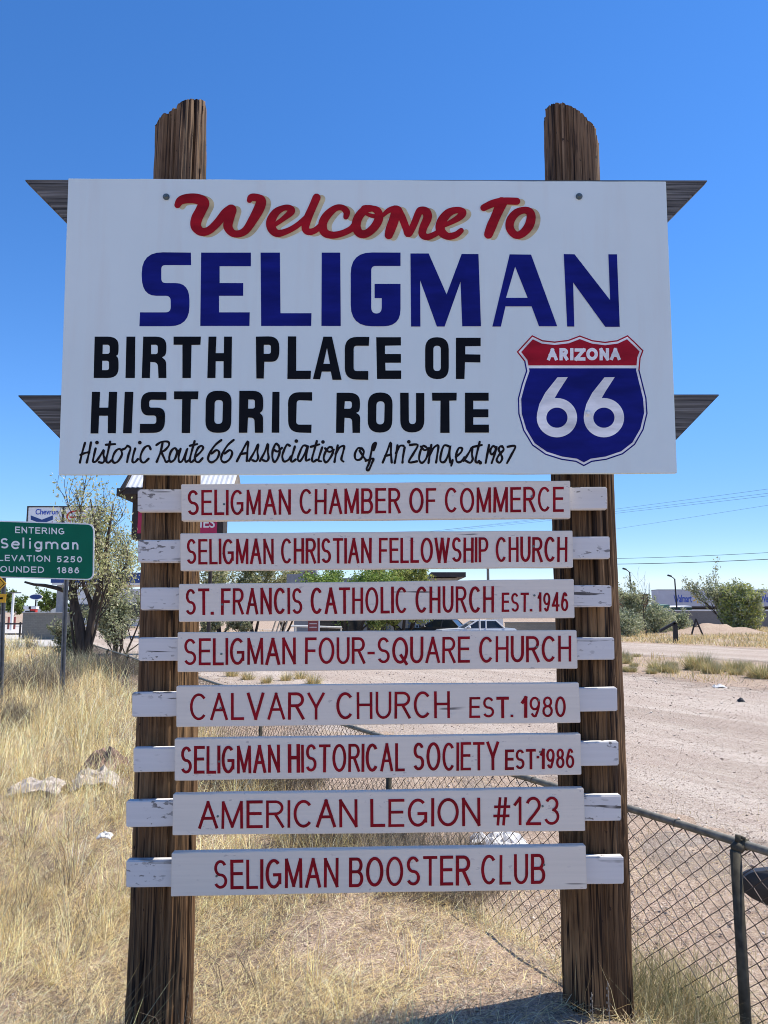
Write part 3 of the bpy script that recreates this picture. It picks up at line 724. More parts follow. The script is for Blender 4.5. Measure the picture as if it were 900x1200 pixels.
# --- Welcome To
r1 = zoom(190, 215, 5.0); r2 = zoom(360, 215, 4.5); r3 = zoom(540, 215, 5.0)
W = [
 r1([(90, 126, 38), (108, 100, 50), (150, 88, 56), (205, 90, 60), (243, 112, 66), (228, 155, 64), (203, 205, 66), (198, 250, 62), (228, 282, 50), (272, 276, 46), (322, 232, 48), (370, 172, 50), (402, 152, 56)]),
 r1([(404, 155, 66), (392, 210, 56), (386, 254, 54), (412, 290, 44), (452, 294, 42), (492, 272, 46), (532, 212, 54), (568, 146, 62), (580, 102, 58), (558, 84, 46), (524, 82, 44), (512, 98, 32)]),
 r1([(646, 252, 24), (708, 208, 30), (756, 166, 42), (748, 146, 40), (716, 142, 34), (668, 168, 46), (638, 218, 54), (642, 264, 52), (674, 292, 44), (724, 282, 36), (782, 252, 34), (838, 206, 34), (862, 176, 34)]),
 [(371.0, 231.5, 9.6), (366.5, 242, 9.2), (360.5, 256, 9.8), (357.8, 267, 9.0), (361.5, 271.5, 8.0), (369, 270, 7.2), (377.5, 263, 7.2)],
 r2([(204, 176, 28), (208, 150, 36), (186, 128, 32), (150, 130, 34), (108, 164, 44), (82, 210, 46), (90, 256, 44), (130, 272, 38), (180, 264, 34), (228, 242, 34), (252, 218, 36)]),
 r2([(352, 132, 30), (310, 136, 42), (272, 174, 46), (258, 224, 48), (276, 262, 44), (312, 264, 42), (354, 230, 44), (378, 184, 46), (370, 144, 40), (334, 130, 30), (300, 132, 34), (296, 144, 20)]),
 r2([(294, 142, 22), (318, 162, 20), (350, 172, 22), (380, 170, 22)]),
 r2([(400, 168, 20), (430, 142, 28), (464, 132, 34)]),
 r2([(470, 138, 46), (458, 190, 52), (440, 240, 52), (430, 272, 44)]),
 r2([(478, 140, 44), (500, 180, 40), (522, 236, 38), (534, 266, 36), (560, 222, 36), (586, 158, 38), (600, 142, 40), (628, 150, 46), (634, 182, 46), (612, 234, 42), (608, 268, 40), (634, 282, 34), (672, 268, 30), (706, 246, 28)]),
 r2([(700, 228, 22), (750, 208, 26), (802, 178, 36), (820, 152, 40), (790, 140, 34), (744, 156, 44), (708, 202, 50), (704, 248, 48), (740, 278, 38), (784, 270, 34), (812, 248, 28)]),
 r3([(134, 142, 40), (190, 116, 44), (250, 103, 42), (328, 104, 42)]),
 r3([(240, 112, 66), (206, 190, 56), (180, 250, 58), (162, 298, 52)]),
]
oW = r3([(372, 156, 40), (326, 172, 46), (292, 214, 50), (288, 262, 48), (318, 300, 44), (356, 296, 46), (396, 254, 54), (412, 204, 54), (404, 168, 48)])
for nm, m, base, dx, dy, lab in (('script_shadow', MAT['cream'], .0003, 5.6, 1.6, 'cream drop shadow of the red script'), ('script_lettering', MAT['red'], .0025, 0, 0, 'red brush script reading Welcome To')):
    pt = Paint(SY, base)
    for s in W: pt.ribbon([(p[0]+dx, p[1]+dy, p[2]) for p in catmull(s, 7)])
    pt.ribbon([(p[0]+dx, p[1]+dy, p[2]) for p in catmull(oW, 6, True)], closed=True)
    part(nm, pt.mb, m, panel, label=lab)
# --- Historic Route 66 Association of Arizona, est. 1987
rA = zoom(80, 500, 5.0); rB = zoom(240, 500, 4.737); rC = zoom(400, 500, 4.2857)
CUR = [
 (rA, [[(98, 95), (82, 150), (68, 210)], [(133, 92), (122, 150), (108, 210)], [(72, 166), (95, 155), (122, 150)],
       [(160, 128), (148, 180), (145, 203), (158, 206), (176, 188)], [(168, 198), (190, 165), (207, 138), (206, 165), (213, 192), (202, 211), (180, 208)],
       [(245, 88), (232, 150), (222, 198), (235, 211), (252, 198)], [(220, 106), (275, 102)],
       [(312, 140), (298, 130), (276, 145), (259, 185), (266, 210), (290, 204), (314, 165), (312, 138), (332, 128), (346, 112)],
       [(346, 112), (364, 126), (352, 168), (344, 208)], [(392, 128), (380, 170), (376, 204), (390, 208), (408, 190)],
       [(482, 132), (470, 112), (445, 125), (425, 165), (425, 200), (445, 210), (470, 188)],
       [(552, 96), (540, 150), (518, 206)], [(516, 108), (545, 90), (583, 88), (590, 108), (566, 138), (540, 148)], [(545, 148), (562, 185), (574, 207), (592, 196)],
       [(640, 148), (625, 125), (602, 145), (591, 185), (601, 206), (624, 190), (640, 148), (652, 138)], [(658, 130), (647, 175), (650, 205), (668, 200), (690, 152), (698, 130)], [(694, 138), (684, 185), (690, 206), (706, 196)],
       [(740, 85), (722, 150), (712, 195), (722, 208), (742, 190)], [(712, 112), (756, 102)],
       [(744, 176), (772, 152), (790, 126), (780, 112), (760, 126), (744, 165), (744, 198), (764, 208), (787, 184)]], [(168, 93), (419, 93)]),
 (rB, [[(92, 74), (56, 104), (26, 150), (18, 183), (38, 198), (66, 180), (80, 146), (65, 130), (38, 150)],
       [(160, 74), (126, 104), (98, 150), (91, 183), (110, 198), (138, 180), (152, 146), (138, 130), (110, 150)],
       [(178, 192), (205, 140), (239, 82), (237, 130), (233, 190)], [(198, 152), (236, 146)],
       [(246, 190), (275, 140), (296, 98), (292, 140), (296, 172), (284, 192), (264, 186)], [(306, 190), (332, 142), (350, 96), (350, 140), (354, 175), (342, 192), (322, 185)],
       [(408, 104), (394, 95), (378, 130), (375, 170), (386, 196), (402, 180), (416, 140), (410, 104)], [(384, 128), (404, 138), (428, 118)],
       [(472, 106), (456, 100), (440, 130), (430, 165), (440, 193), (464, 184), (478, 165)], [(500, 110), (488, 150), (478, 182), (486, 195), (504, 182)],
       [(572, 110), (546, 106), (524, 150), (516, 180), (530, 190), (554, 152), (573, 108), (563, 160), (562, 188), (580, 182)],
       [(622, 80), (605, 140), (595, 180), (602, 195), (620, 184)], [(588, 112), (636, 98)], [(652, 115), (637, 160), (631, 188), (646, 192)],
       [(706, 116), (690, 114), (670, 140), (660, 175), (672, 198), (692, 180), (712, 140), (704, 114)], [(668, 120), (690, 140), (716, 128)],
       [(738, 104), (728, 150), (720, 196)], [(726, 152), (748, 116), (773, 108), (768, 140), (758, 180), (770, 194)]], [(508, 80), (656, 85)]),
 (rC, [[(104, 112), (84, 108), (68, 138), (74, 165), (98, 162), (113, 128), (102, 108)], [(92, 120), (110, 150), (124, 168)],
       [(162, 118), (175, 82), (160, 90), (150, 130), (140, 180), (127, 212), (138, 217), (154, 182), (160, 160), (122, 172)],
       [(208, 180), (228, 130), (248, 80), (249, 130), (253, 180)], [(220, 147), (250, 140)], [(282, 94), (276, 140), (268, 182)], [(274, 134), (293, 98), (312, 96)],
       [(318, 104), (310, 150), (307, 180)], [(345, 92), (384, 92), (362, 135), (339, 178), (380, 174)],
       [(424, 102), (410, 97), (395, 130), (391, 165), (405, 182), (426, 160), (437, 120), (424, 100)], [(400, 100), (418, 118), (440, 108)],
       [(452, 92), (444, 140), (438, 182)], [(444, 142), (464, 106), (487, 95), (482, 140), (476, 180)],
       [(543, 100), (516, 95), (500, 140), (499, 174), (520, 175), (540, 132), (547, 95), (543, 140), (547, 180)], [(559, 168), (552, 196)],
       [(575, 152), (600, 130), (607, 110), (590, 108), (577, 140), (580, 175), (600, 176), (618, 154)],
       [(614, 172), (640, 132), (657, 104), (656, 140), (660, 164), (647, 181), (626, 172)], [(695, 76), (682, 130), (674, 170), (682, 181), (692, 172)], [(660, 102), (706, 92)],
       [(742, 92), (725, 182)], [(778, 108), (762, 97), (748, 120), (755, 140), (774, 122), (780, 98), (768, 145), (755, 183)],
       [(812, 104), (800, 98), (790, 114), (800, 136), (808, 160), (795, 181), (780, 168), (792, 142), (815, 116), (808, 98)], [(835, 101), (874, 98), (855, 140), (832, 183)]], [(339, 76), (698, 181)]),
]
pt = Paint(SY); rng = random.Random(5)
for z, strokes, dots in CUR:
    for s in strokes:
        q = z([p+(13.5*(1.0 if z is rA else .93 if z is rB else .86),) for p in s]); w = 2.6
        pt.ribbon([(p[0], p[1], w*(1+.13*math.sin(i*.7+rng.random()))) for i, p in enumerate(catmull(q, 5))])
    for d in z(dots): pt.disc(d[0], d[1], 2.2)
part('association_lettering', pt.mb, MAT['ink'], panel, label='thin black handwriting reading Historic Route 66 Association of Arizona, est. 1987')
# --- the route shield
z5 = zoom(580, 370, 3.2143)
SH = [(82, 136), (111, 104), (140, 73), (180, 92), (225, 97), (275, 91), (320, 74), (368, 92), (415, 98), (460, 92), (500, 73), (530, 101), (560, 131), (549, 160), (545, 205), (556, 250), (571, 310), (575, 368), (560, 430), (528, 486), (482, 522), (420, 543), (365, 551), (335, 567), (305, 551), (250, 543), (190, 524), (140, 489), (106, 432), (88, 370), (86, 312), (101, 255), (117, 208), (110, 172)]
def inset(poly, d):
    n = len(poly); out = []
    for i in range(n):
        A, P, B = (Vector(poly[j % n]) for j in (i-1, i, i+1))
        n1 = Vector((-(P-A).y, (P-A).x)).normalized(); n2 = Vector((-(B-P).y, (B-P).x)).normalized()
        m = (n1+n2); m = m/max(.35, m.length_squared)*2 if m.length > .1 else n1
        q = P+m*d*1.0 if m.length < 3 else P+n1*d
        out.append((q.x, q.y))
    return out
def clip_y(poly, y, keep_above):
    out = []; n = len(poly)
    ins = (lambda p: p[1] <= y) if keep_above else (lambda p: p[1] >= y)
    for i in range(n):
        a, b = poly[i], poly[(i+1) % n]
        if ins(a): out.append(a)
        if ins(a) != ins(b):
            t = (y-a[1])/(b[1]-a[1]); out.append((a[0]+(b[0]-a[0])*t, y))
    return out
i1, i2 = inset(SH, 5), inset(SH, 13)
def z5p(p): return z5([tuple(q) for q in p])
sh = part('route_shield', Paint(SY, .0005).poly(z5p(i1)).mb, MAT['white_paint'], panel, label='painted red and blue shield reading ARIZONA 66')
def ringpts(a, b, ya, yb):
    return None
pr = Paint(SY, .0009); pb_ = Paint(SY, .0009)
# outline: quads between the outer edge and its inset
n = len(SH)
for i in range(n):
    j = (i+1) % n; quad = [SH[i], SH[j], i1[j], i1[i]]
    tgt = pr if max(SH[i][1], SH[j][1]) < 210 and not (SH[i][1] > 200) else pb_
    a, b = tgt._maps(); tgt.k -= 1
    tgt.mb.prism(z5p(quad), a, b)
part('shield_outline_upper', pr.mb, MAT['shield_red'], sh); part('shield_outline_lower', pb_.mb, MAT['navy'], sh)
part('shield_banner', Paint(SY, .0016).poly(z5p(clip_y(i2, 187, True))).mb, MAT['shield_red'], sh)
part('shield_field', Paint(SY, .0016).poly(z5p(clip_y(i2, 198, False))).mb, MAT['navy'], sh)
pt = Paint(SY, .0024)
for ch, x0, x1, t, b in (('A', 197, 236, 123, 168), ('R', 243, 276, 122, 168), ('I', 283, 296, 122, 168), ('Z', 300, 341, 123, 169), ('O', 344, 388, 121, 168), ('N', 394, 430, 122, 168), ('A', 434, 473, 122, 167)):
    q = z5([(x0, t), (x1, b)])
    write(pt, ch, q[0][0], q[1][0], q[0][1], q[0][1], q[1][1], q[1][1], wid=.27, jit=.02)
for cx in (233.5, 410.5):
    pt.ribbon([z5([(cx+58*math.cos(a), 384+56*math.sin(a), 36)])[0] for a in np.linspace(0, 2*np.pi, 41)[:-1]], closed=True)
    top6 = z5([(cx+2, 232), (cx+41, 231), (cx+6, 285), (cx-32, 352), (cx-41, 384), (cx-75, 390), (cx-75, 368), (cx-66, 332), (cx-44, 290)])
    pt.poly([p[:2] for p in top6])
part('shield_lettering', pt.mb, MAT['white_paint'], sh)
# bolts in the panel
for px, py in ((195, 231), (678.5, 230.5), (188, 487), (688.5, 484.5)):
    c = U(px, py, SY); mb = MB(); mb.tube([(c.x, SY+.002, c.z), (c.x, SY-.005, c.z)], .0145, 16); mb.tube([(c.x, SY-.005, c.z), (c.x, SY-.012, c.z)], [.0125, .007], 6)
    part('bolt', mb, MAT['bolt'] if py < 400 else (MAT['black'] if px < 400 else MAT['sign_white']), panel, label=None)

# --- the eight name boards, each on a narrower backing board
BOARDS = [
 dict(q=[(212, 567.7), (668.3, 563.3), (668.5, 607.3), (212.7, 610.7)], l=(161, 573.3, 599.5), r=(711.7, 570.7, 597), t=[('SELIGMAN CHAMBER OF COMMERCE', 219.3, 660.7, 574.3, 570.3, 604, 599.7)]),
 dict(q=[(211, 625), (671, 621.5), (671.7, 665), (211.5, 669)], l=(161.5, 632.5, 659), r=(714.7, 628.7, 654.7), t=[('SELIGMAN CHRISTIAN FELLOWSHIP CHURCH', 218.3, 665, 631.7, 629, 661.7, 658.3)]),
 dict(q=[(209.5, 684.5), (672.5, 678.5), (673.5, 724.3), (209.5, 729)], l=(164.5, 688.5, 715), r=(716.7, 686, 711.5), t=[('ST. FRANCIS CATHOLIC CHURCH', 217, 579, 690, 686.7, 721, 717.7), ('EST. 1946', 588, 666, 694.8, 694, 717.3, 716.4)]),
 dict(q=[(208, 741), (675.7, 738.3), (677, 783.3), (208, 787.7)], l=(162, 747.5, 775), r=(720, 747, 773), t=[('SELIGMAN FOUR-SQUARE CHURCH', 215, 669.5, 748.3, 745, 780, 775.5)]),
 dict(q=[(206.5, 804), (678.5, 800), (680.5, 847), (206.5, 852)], l=(154.5, 811.5, 840), r=(723.5, 806, 833.5), t=[('CALVARY CHURCH', 222.5, 527.3, 812.7, 810, 844.5, 841.7), ('EST. 1980', 550, 663, 817, 816, 841.5, 840.3)]),
 dict(q=[(204.5, 866), (680.5, 860), (681.5, 908), (204.5, 915)], l=(156, 876.5, 905), r=(725, 869, 897), t=[('SELIGMAN HISTORICAL SOCIETY', 211.5, 585, 874.7, 869, 907, 902.5), ('EST\u00b71986', 592, 673, 878.5, 877, 902, 900)]),
 dict(q=[(202.5, 931), (684.2, 923.8), (686, 974), (202, 979)], l=(147.5, 939, 969.5), r=(728, 931.5, 961.5), t=[('AMERICAN LEGION #123', 232.3, 656.3, 939.3, 933.4, 971.5, 966.8)]),
 dict(q=[(201, 999.5), (686.5, 991), (688, 1042), (200, 1050.5)], l=(147.5, 1008.5, 1040), r=(731, 1004, 1036), t=[('SELIGMAN BOOSTER CLUB', 250, 639, 1008, 1000.6, 1042.5, 1035.7)]),
]
BY0, BY1, BY2 = SY+.02, SY+.058, SY+.098          # name board face, its back, the back of the backing board
for i, b in enumerate(BOARDS):
    txt = ' '.join(t[0] for t in b['t']).replace('\u00b7', ' ')
    nb = bevelled('name_board', slab(b['q'], BY0, BY1), MAT['board'], root, .0025, 'white name board lettered in red: '+txt, wob=.0012, seed=i, cuts=24)
    l, r = b['l'], b['r']
    bevelled('backing_board', slab([(l[0], l[1]), (r[0], r[1]), (r[0]+.4, r[2]), (l[0], l[2])], BY1+.0006, BY2), MAT['backing'], root, .004, None, wob=.002, seed=i+40, cuts=24)
    for k, (s, x0, x1, tl, tr, bl, br) in enumerate(b['t']):
        big = k == 0; pt = Paint(BY0)
        write(pt, s, x0, x1, tl, tr, bl, br, wid=.104 if big else .115, gap=.11 if i in (1, 3, 5) else .13, space=.37, jit=.07, rng=random.Random(i*7+k), bold=((8,) if i == 5 else ()) if big else {2: (), 4: (2, 4), 5: (0, 2, 4)}.get(i, ()))
        part('lettering', pt.mb, MAT['maroon'], nb)
    # nail heads and knots
    rng = random.Random(70+i)
    for (fx, fy) in ((.11, .55), (.90, .42)):
        A, B = Vector(b['q'][0]), Vector(b['q'][1]); D = Vector(b['q'][3])
        p = A+(B-A)*fx+(D-A)*fy; c = U(p.x, p.y, BY0)
        part('nail_head', MB().tube([(c.x, BY0+.001, c.z), (c.x, BY0-.0022, c.z)], .0045, 10), MAT['bolt'], nb)
# a block behind each backing board end reaches the posts, whose fronts bow and lean
for b in BOARDS:
    for side, px in (('l', 193), ('r', 690)):
        e = b[side]; c = U(px, (e[1]+e[2])/2, BY2)
        part('packer_block', MB().box(c.x-.05, c.x+.05, BY2+.0005, 3.24, c.z-.03, c.z+.03), MAT['timber'], root)

# ------------------------------------------------------------------ chain link fence
U_DIR = Vector((-NY, NX, 0)).normalized(); N_DIR = Vector((NX, NY, 0)).normalized()
F0 = N_DIR*(FN/math.hypot(NX, NY))             # foot of the perpendicular from the camera
def fpt(t, z): return F0+U_DIR*t+Vector((0, 0, z))
def t_of(p): return (Vector((p[0], p[1], 0))-F0).dot(U_DIR)
RAIL, BOT = .65, -.25
fence = thing('chain_link_fence', tuple(fpt(8, BOT)), 'low rusty chain link fence with grey pipe rail running behind the sign', 'fence')
T0, T1 = 0.35, 24.5
tpost = t_of((1.56, 3.23))
def railz(t): return RAIL+.008*math.sin(t*.7)-.006*math.sin(t*1.3+1)
mb = MB(); mb.tube([fpt(t, railz(t)) for t in np.linspace(T0, T1, 90)], .0165, 12); part('top_rail', mb, MAT['pipe'], fence, True)
tps = [tpost-2.4+.35, tpost]+[tpost+2.95*k for k in range(1, 8)]
for t in tps:
    if t < T0: continue
    z1_ = railz(t)-.02
    fp = part('fence_post', MB().tube([fpt(t, BOT-.25)-N_DIR*.045, fpt(t, z1_)-N_DIR*.045+U_DIR*.0], .0215, 14), MAT['post_metal'], fence, True)
    c = fpt(t, z1_)-N_DIR*.03
    cap = MB(); cap.ball(c+Vector((0, 0, .010)), .028, .028, .024, 12, 8); cap.tube([fpt(t, railz(t))-U_DIR*.022, fpt(t, railz(t))+U_DIR*.018], .022, 12)
    cap.tube([c+Vector((0, 0, .025)), c+Vector((.004, 0, .058))], [.012, .011], 8); cap.tube([c+Vector((.012, .0, .05)), c+Vector((.03, -.01, .045))], .007, 6)
    part('post_cap', cap, MAT['post_metal'], fp, True)
pu, pv = .042, .0355; rows = int((RAIL-BOT)/pv)
V = []; F = []
rngf = np.random.default_rng(2)
mbw = MB()
nw = int((T1-T0)/pu)
for i in range(nw):
    t0 = T0+i*pu; zig = []
    bot = BOT+.0
    for k in range(rows+1):
        u = t0+(pu if (k+i) % 2 else 0); z = railz(u)-.012-(rows-k)*pv
        side = .004 if k % 2 else -.004
        zig.append(fpt(u, z)+N_DIR*(side-.008+.012*math.sin(u*2.2+z*3)*math.sin(z*4)))
    lod = 4 if i < 120 else 3
    mbw.tube(zig, .0026, lod, False)
part('wire_mesh', mbw, MAT['wire'], fence)
for t in np.arange(T0+.1, 9, .33):
    tie = MB(); c = fpt(t, railz(t)); tie.tube([c+Vector((0, 0, -.024))+U_DIR*.006*k+N_DIR*(.0205*math.cos(k*1.05))+Vector((0, 0, .024+.0205*math.sin(k*1.05))) for k in range(7)], .0022, 5)
    part('tie_wire', tie, MAT['pipe'], fence)

# ------------------------------------------------------------------ plants: blades and leaves
STRAW = np.array([(.70, .54, .25), (.78, .64, .33), (.61, .45, .20), (.86, .75, .45), (.50, .36, .18), (.67, .55, .33)])
GREY = np.array([(.30, .25, .18), (.24, .20, .15), (.36, .30, .21), (.20, .16, .12)])
GREEN = np.array([(.24, .24, .11), (.30, .28, .14), (.18, .19, .085), (.38, .34, .19)])
def blades(P, h, lean, az, w, tones, curl=.5):
    """ribbons of three segments; P (N,3) base, h length, lean 0 upright..1 flat, az heading, w width"""
    n = len(P); d = np.stack([np.cos(az), np.sin(az), 0*az], 1)
    a0 = lean*1.35; a1 = np.clip(a0+curl*(.3+.7*lean), 0, 1.75)
    seg = h[:, None]*.5
    m = P+seg*(d*np.sin(a0)[:, None]+np.array([0, 0, 1])*np.cos(a0)[:, None])
    t = m+seg*(d*np.sin(a1)[:, None]+np.array([0, 0, 1])*np.cos(a1)[:, None])
    s = np.stack([-np.sin(az+.6), np.cos(az+.6), 0*az], 1)*(w/2)[:, None]
    V = np.stack([P-s, P+s, m-s*.8, m+s*.8, t], 1).reshape(-1, 3)
    b = (np.arange(n)*5)[:, None]
    T = np.concatenate([b+np.array([[0, 1, 3]]), b+np.array([[0, 3, 2]]), b+np.array([[2, 3, 4]])], 1).reshape(-1, 3)
    c = np.repeat(tones, 5, axis=0)
    return V, T, c
def pick(pal, n, rng, var=.18):
    c = pal[rng.integers(0, len(pal), n)]*(1+rng.uniform(-var, var, (n, 1))); return np.clip(c, .01, .9)
def sample(n, d0, d1, a0, a1, rng):
    d = np.exp(rng.uniform(np.log(d0), np.log(d1), n)); a = rng.uniform(a0, a1, n)
    return d*a, d
rg = np.random.default_rng(11)
# dry grass on the near side of the fence: clumps of radiating stems over a mat of fallen straw
def near_side():
    out = []
    # 1 the mat: thin straws lying every way, thickest on the left
    x, y = sample(420000, 2.3, 26, -.75, .6, rg); q = NX*x+NY*y
    cl = fbm(x*1.8, y*1.8, 21); pa = fbm(x*.7+7, y*.7, 33); left = smooth(.22, -.22, x/np.maximum(y, .1))
    bare = np.exp(-(((x-.15)/.95)**2+((y-3.7)/.5)**2))
    dens = np.clip(.12+2.1*(cl-.33)+.40*left, .07, 1)*(1-.25*bare)*np.where(pa < .45, .42, 1)
    k = (q < FN-.02) & (rg.random(len(x)) < dens); x, y, cl = x[k], y[k], cl[k]; n = len(x)
    out.append(blades(np.stack([x, y, gz(x, y)+rg.uniform(.0, .035, n)+.05*np.clip(cl-.4, 0, 1)*rg.random(n)], 1), rg.uniform(.02, .11, n)*(1+.8*(rg.random(n) < .14))*(1+.06*y), rg.uniform(.74, 1.06, n), rg.uniform(0, 6.283, n),
        np.maximum(rg.uniform(.0011, .0026, n), y*.00048), np.where((rg.random(n) < .34)[:, None], pick(np.concatenate([GREY*1.0, GREY*.35, GREY*.22]), n, rg), pick(STRAW*1.2, n, rg, .3)), .3))
    # 2 clumps
    cx, cy = sample(9000, 2.6, 40, -.75, .6, rg); q = NX*cx+NY*cy
    cl = fbm(cx*.8+3, cy*.8, 77); left = smooth(.10, -.25, cx/np.maximum(cy, .1)); far = smooth(5.5, 9.5, cy)
    k = (q < FN-.06) & (rg.random(len(cx)) < np.clip(.10+.9*(cl-.4)+.45*left*smooth(3.6, 4.6, cy)+.35*far, .02, 1)*np.where((cy < 4.3) & (cx > -.9), .35, 1))
    cx, cy, cl, left, far = cx[k], cy[k], cl[k], left[k], far[k]
    m = rg.integers(14, 46, len(cx)); idx = np.repeat(np.arange(len(cx)), m); n = len(idx)
    R = (.03+.10*rg.random(len(cx)))[idx]*(1+.5*far[idx]); a = rg.uniform(0, 6.283, n); rr = R*np.sqrt(rg.random(n))
    x = cx[idx]+rr*np.cos(a); y = cy[idx]+rr*np.sin(a)
    H = ((.10+.32*rg.random(len(cx))**1.5)*(.75+.85*far*(.4+1.2*cl)+.45*left))[idx]
    tip = rg.random(len(cx))[idx]
    lean = np.clip(np.abs(rg.normal(.30+.35*(tip > .5), .27, n)), 0, 1.05)
    grey = (rg.random(len(cx)) < .22)[idx]
    big_ = .72+.56*fbm(x*.75, y*.75, 91)
    tone = big_[:, None]*np.where(grey[:, None], pick(np.concatenate([GREY*1.1, GREY*.6]), n, rg), pick(STRAW*1.22, n, rg, .3))*(.85+.3*rg.random(len(cx)))[idx][:, None]
    out.append(blades(np.stack([x, y, gz(x, y)-.01], 1), H*rg.uniform(.45, 1.25, n), lean, a+rg.normal(0, 1.0, n)+2.0*(tip > .6), np.maximum(rg.uniform(.0012, .0030, n), y*.0005), np.clip(tone, .02, .9), 1.0))
    # 3 single seed stalks standing taller
    x, y = sample(16000, 3.0, 40, -.75, .55, rg); q = NX*x+NY*y
    k = (q < FN-.02) & (rg.random(len(x)) < np.clip(.05+.5*smooth(6, 10, y), 0, 1)); x, y = x[k], y[k]; n = len(x)
    out.append(blades(np.stack([x, y, gz(x, y)], 1), rg.uniform(.25, .60, n)*np.where(y > 6, 1.15, .8), np.abs(rg.normal(.12, .12, n)), rg.uniform(0, 6.283, n), np.maximum(.002, y*.0005), pick(STRAW, n, rg), .5))
    V = np.concatenate([o[0] for o in out]); c = np.concatenate([o[2] for o in out]); T = []; o_ = 0
    for v_, t_, _ in out: T.append(t_+o_); o_ += len(v_)
    tag(tri_obj('dry_grass', V, np.concatenate(T), MAT['straw'], c), 'straw coloured dry grass and matted litter around the sign posts', 'grass', kind='stuff')
near_side()
# sparse straw between fence and road, and the far field
x, y = sample(90000, 3.0, 30, -.6, .8, rg); q = NX*x+NY*y
cl = fbm(x*.9, y*.9, 44)
keep = (q > FN+.02) & (q < 8.2) & (rg.random(len(x)) < np.clip((cl-.36)*2.4+.25*smooth(9, 14, y)+.6*(q < FN+.8), .05, .9)*smooth(FN+5.2, FN+2.2, q))
x, y, cl = x[keep], y[keep], cl[keep]; n = len(x)
up = rg.random(n) < .16
tag(tri_obj('dry_grass', *(lambda r: (r[0], r[1], MAT['straw'], r[2]))(blades(np.stack([x, y, gz(x, y)+.002], 1), rg.uniform(.03, .15, n)*np.where(up, 1.2, .9), np.where(up, np.abs(rg.normal(.2, .2, n)), rg.uniform(.85, 1.05, n)),
    rg.uniform(0, 6.283, n), np.maximum(.0016, y*.0005), np.where((rg.random(n) < .3)[:, None], pick(GREY*.8, n, rg), pick(STRAW, n, rg))))), 'sparse dry stalks on the dirt strip behind the fence', 'grass', kind='stuff')
x, y = sample(300000, 20, 95, -.75, .75, rg); q = NX*x+NY*y
cl = fbm(x*.45, y*.45, 61)
mx_ = on_ground(826, 66).x; mound = ((x-mx_)/4.2)**2+((y-66)/2.6)**2 < 1
keep = ((q > 17.0) & (q < 24.6) & (cl > .5) & (rg.random(len(x)) < .10)) | ((q > 35.8) & (rg.random(len(x)) < np.clip(.45+2.6*(cl-.4), 0.15, 1)) & ~mound)
x, y, cl = x[keep], y[keep], cl[keep]; n = len(x)
tag(tri_obj('field_grass', *(lambda r: (r[0], r[1], MAT['straw'], r[2]))(blades(np.stack([x, y, gz(x, y)-.01], 1), rg.uniform(.08, .36, n)*(.5+cl), np.clip(np.abs(rg.normal(.45, .35, n)), 0, 1.05), rg.uniform(0, 6.283, n), y*.0007,
    np.where((rg.random(n) < .16)[:, None], pick(GREEN*1.3, n, rg), pick(STRAW*np.array([1., .98, .92]), n, rg))))), 'pale dry grass covering the field before the far wall', 'grass', kind='stuff')

# loose stones on the soil and gravel
def stones():
    rs = np.random.default_rng(5); x, y = sample(60000, 2.8, 24, -.55, .64, rs); q = NX*x+NY*y
    keep = (q > FN) | (rs.random(len(x)) < .22); x, y, q = x[keep], y[keep], q[keep]; n = len(x)
    r = rs.uniform(.0020, .0048, n)*(1+.13*y)*np.where(rs.random(n) < .03, 2.2, 1)
    base = np.stack([x, y, gz(x, y)+np.where((q > 4.5) & (q < 17.6), .011, .002)+r*.15], 1)
    O = np.array([(1, 0, 0), (0, 1, 0), (-1, 0, 0), (0, -1, 0), (0, 0, .7), (0, 0, -.7)])
    V = base[:, None, :]+O[None]*r[:, None, None]*rs.uniform(.55, 1.35, (n, 6, 1))
    a = rs.uniform(0, 1.57, n); ca, sa = np.cos(a)[:, None], np.sin(a)[:, None]
    dx, dy = V[:, :, 0]-x[:, None], V[:, :, 1]-y[:, None]
    V[:, :, 0] = x[:, None]+dx*ca-dy*sa; V[:, :, 1] = y[:, None]+dx*sa+dy*ca
    T = np.array([(0, 1, 4), (1, 2, 4), (2, 3, 4), (3, 0, 4), (1, 0, 5), (2, 1, 5), (3, 2, 5), (0, 3, 5)])
    T = (np.arange(n)*6)[:, None, None]+T[None]
    pal = np.array([(.57, .47, .39), (.48, .38, .31), (.66, .58, .50), (.38, .29, .235), (.28, .22, .18), (.60, .48, .39)])
    m, nt, bs = new_mat('pinkish_stone'); at = nt.nodes.new('ShaderNodeAttribute'); at.attribute_name = 'tone'
    nt.links.new(at.outputs['Color'], bs.inputs['Base Color']); bs.inputs['Roughness'].default_value = .9; bs.inputs['Specular IOR Level'].default_value = .15
    tag(tri_obj('loose_stones', V.reshape(-1, 3), T.reshape(-1, 3), m, np.repeat(pick(pal, n, rs), 6, 0)), 'small loose stones scattered over soil and gravel', 'stones', kind='stuff')
stones()

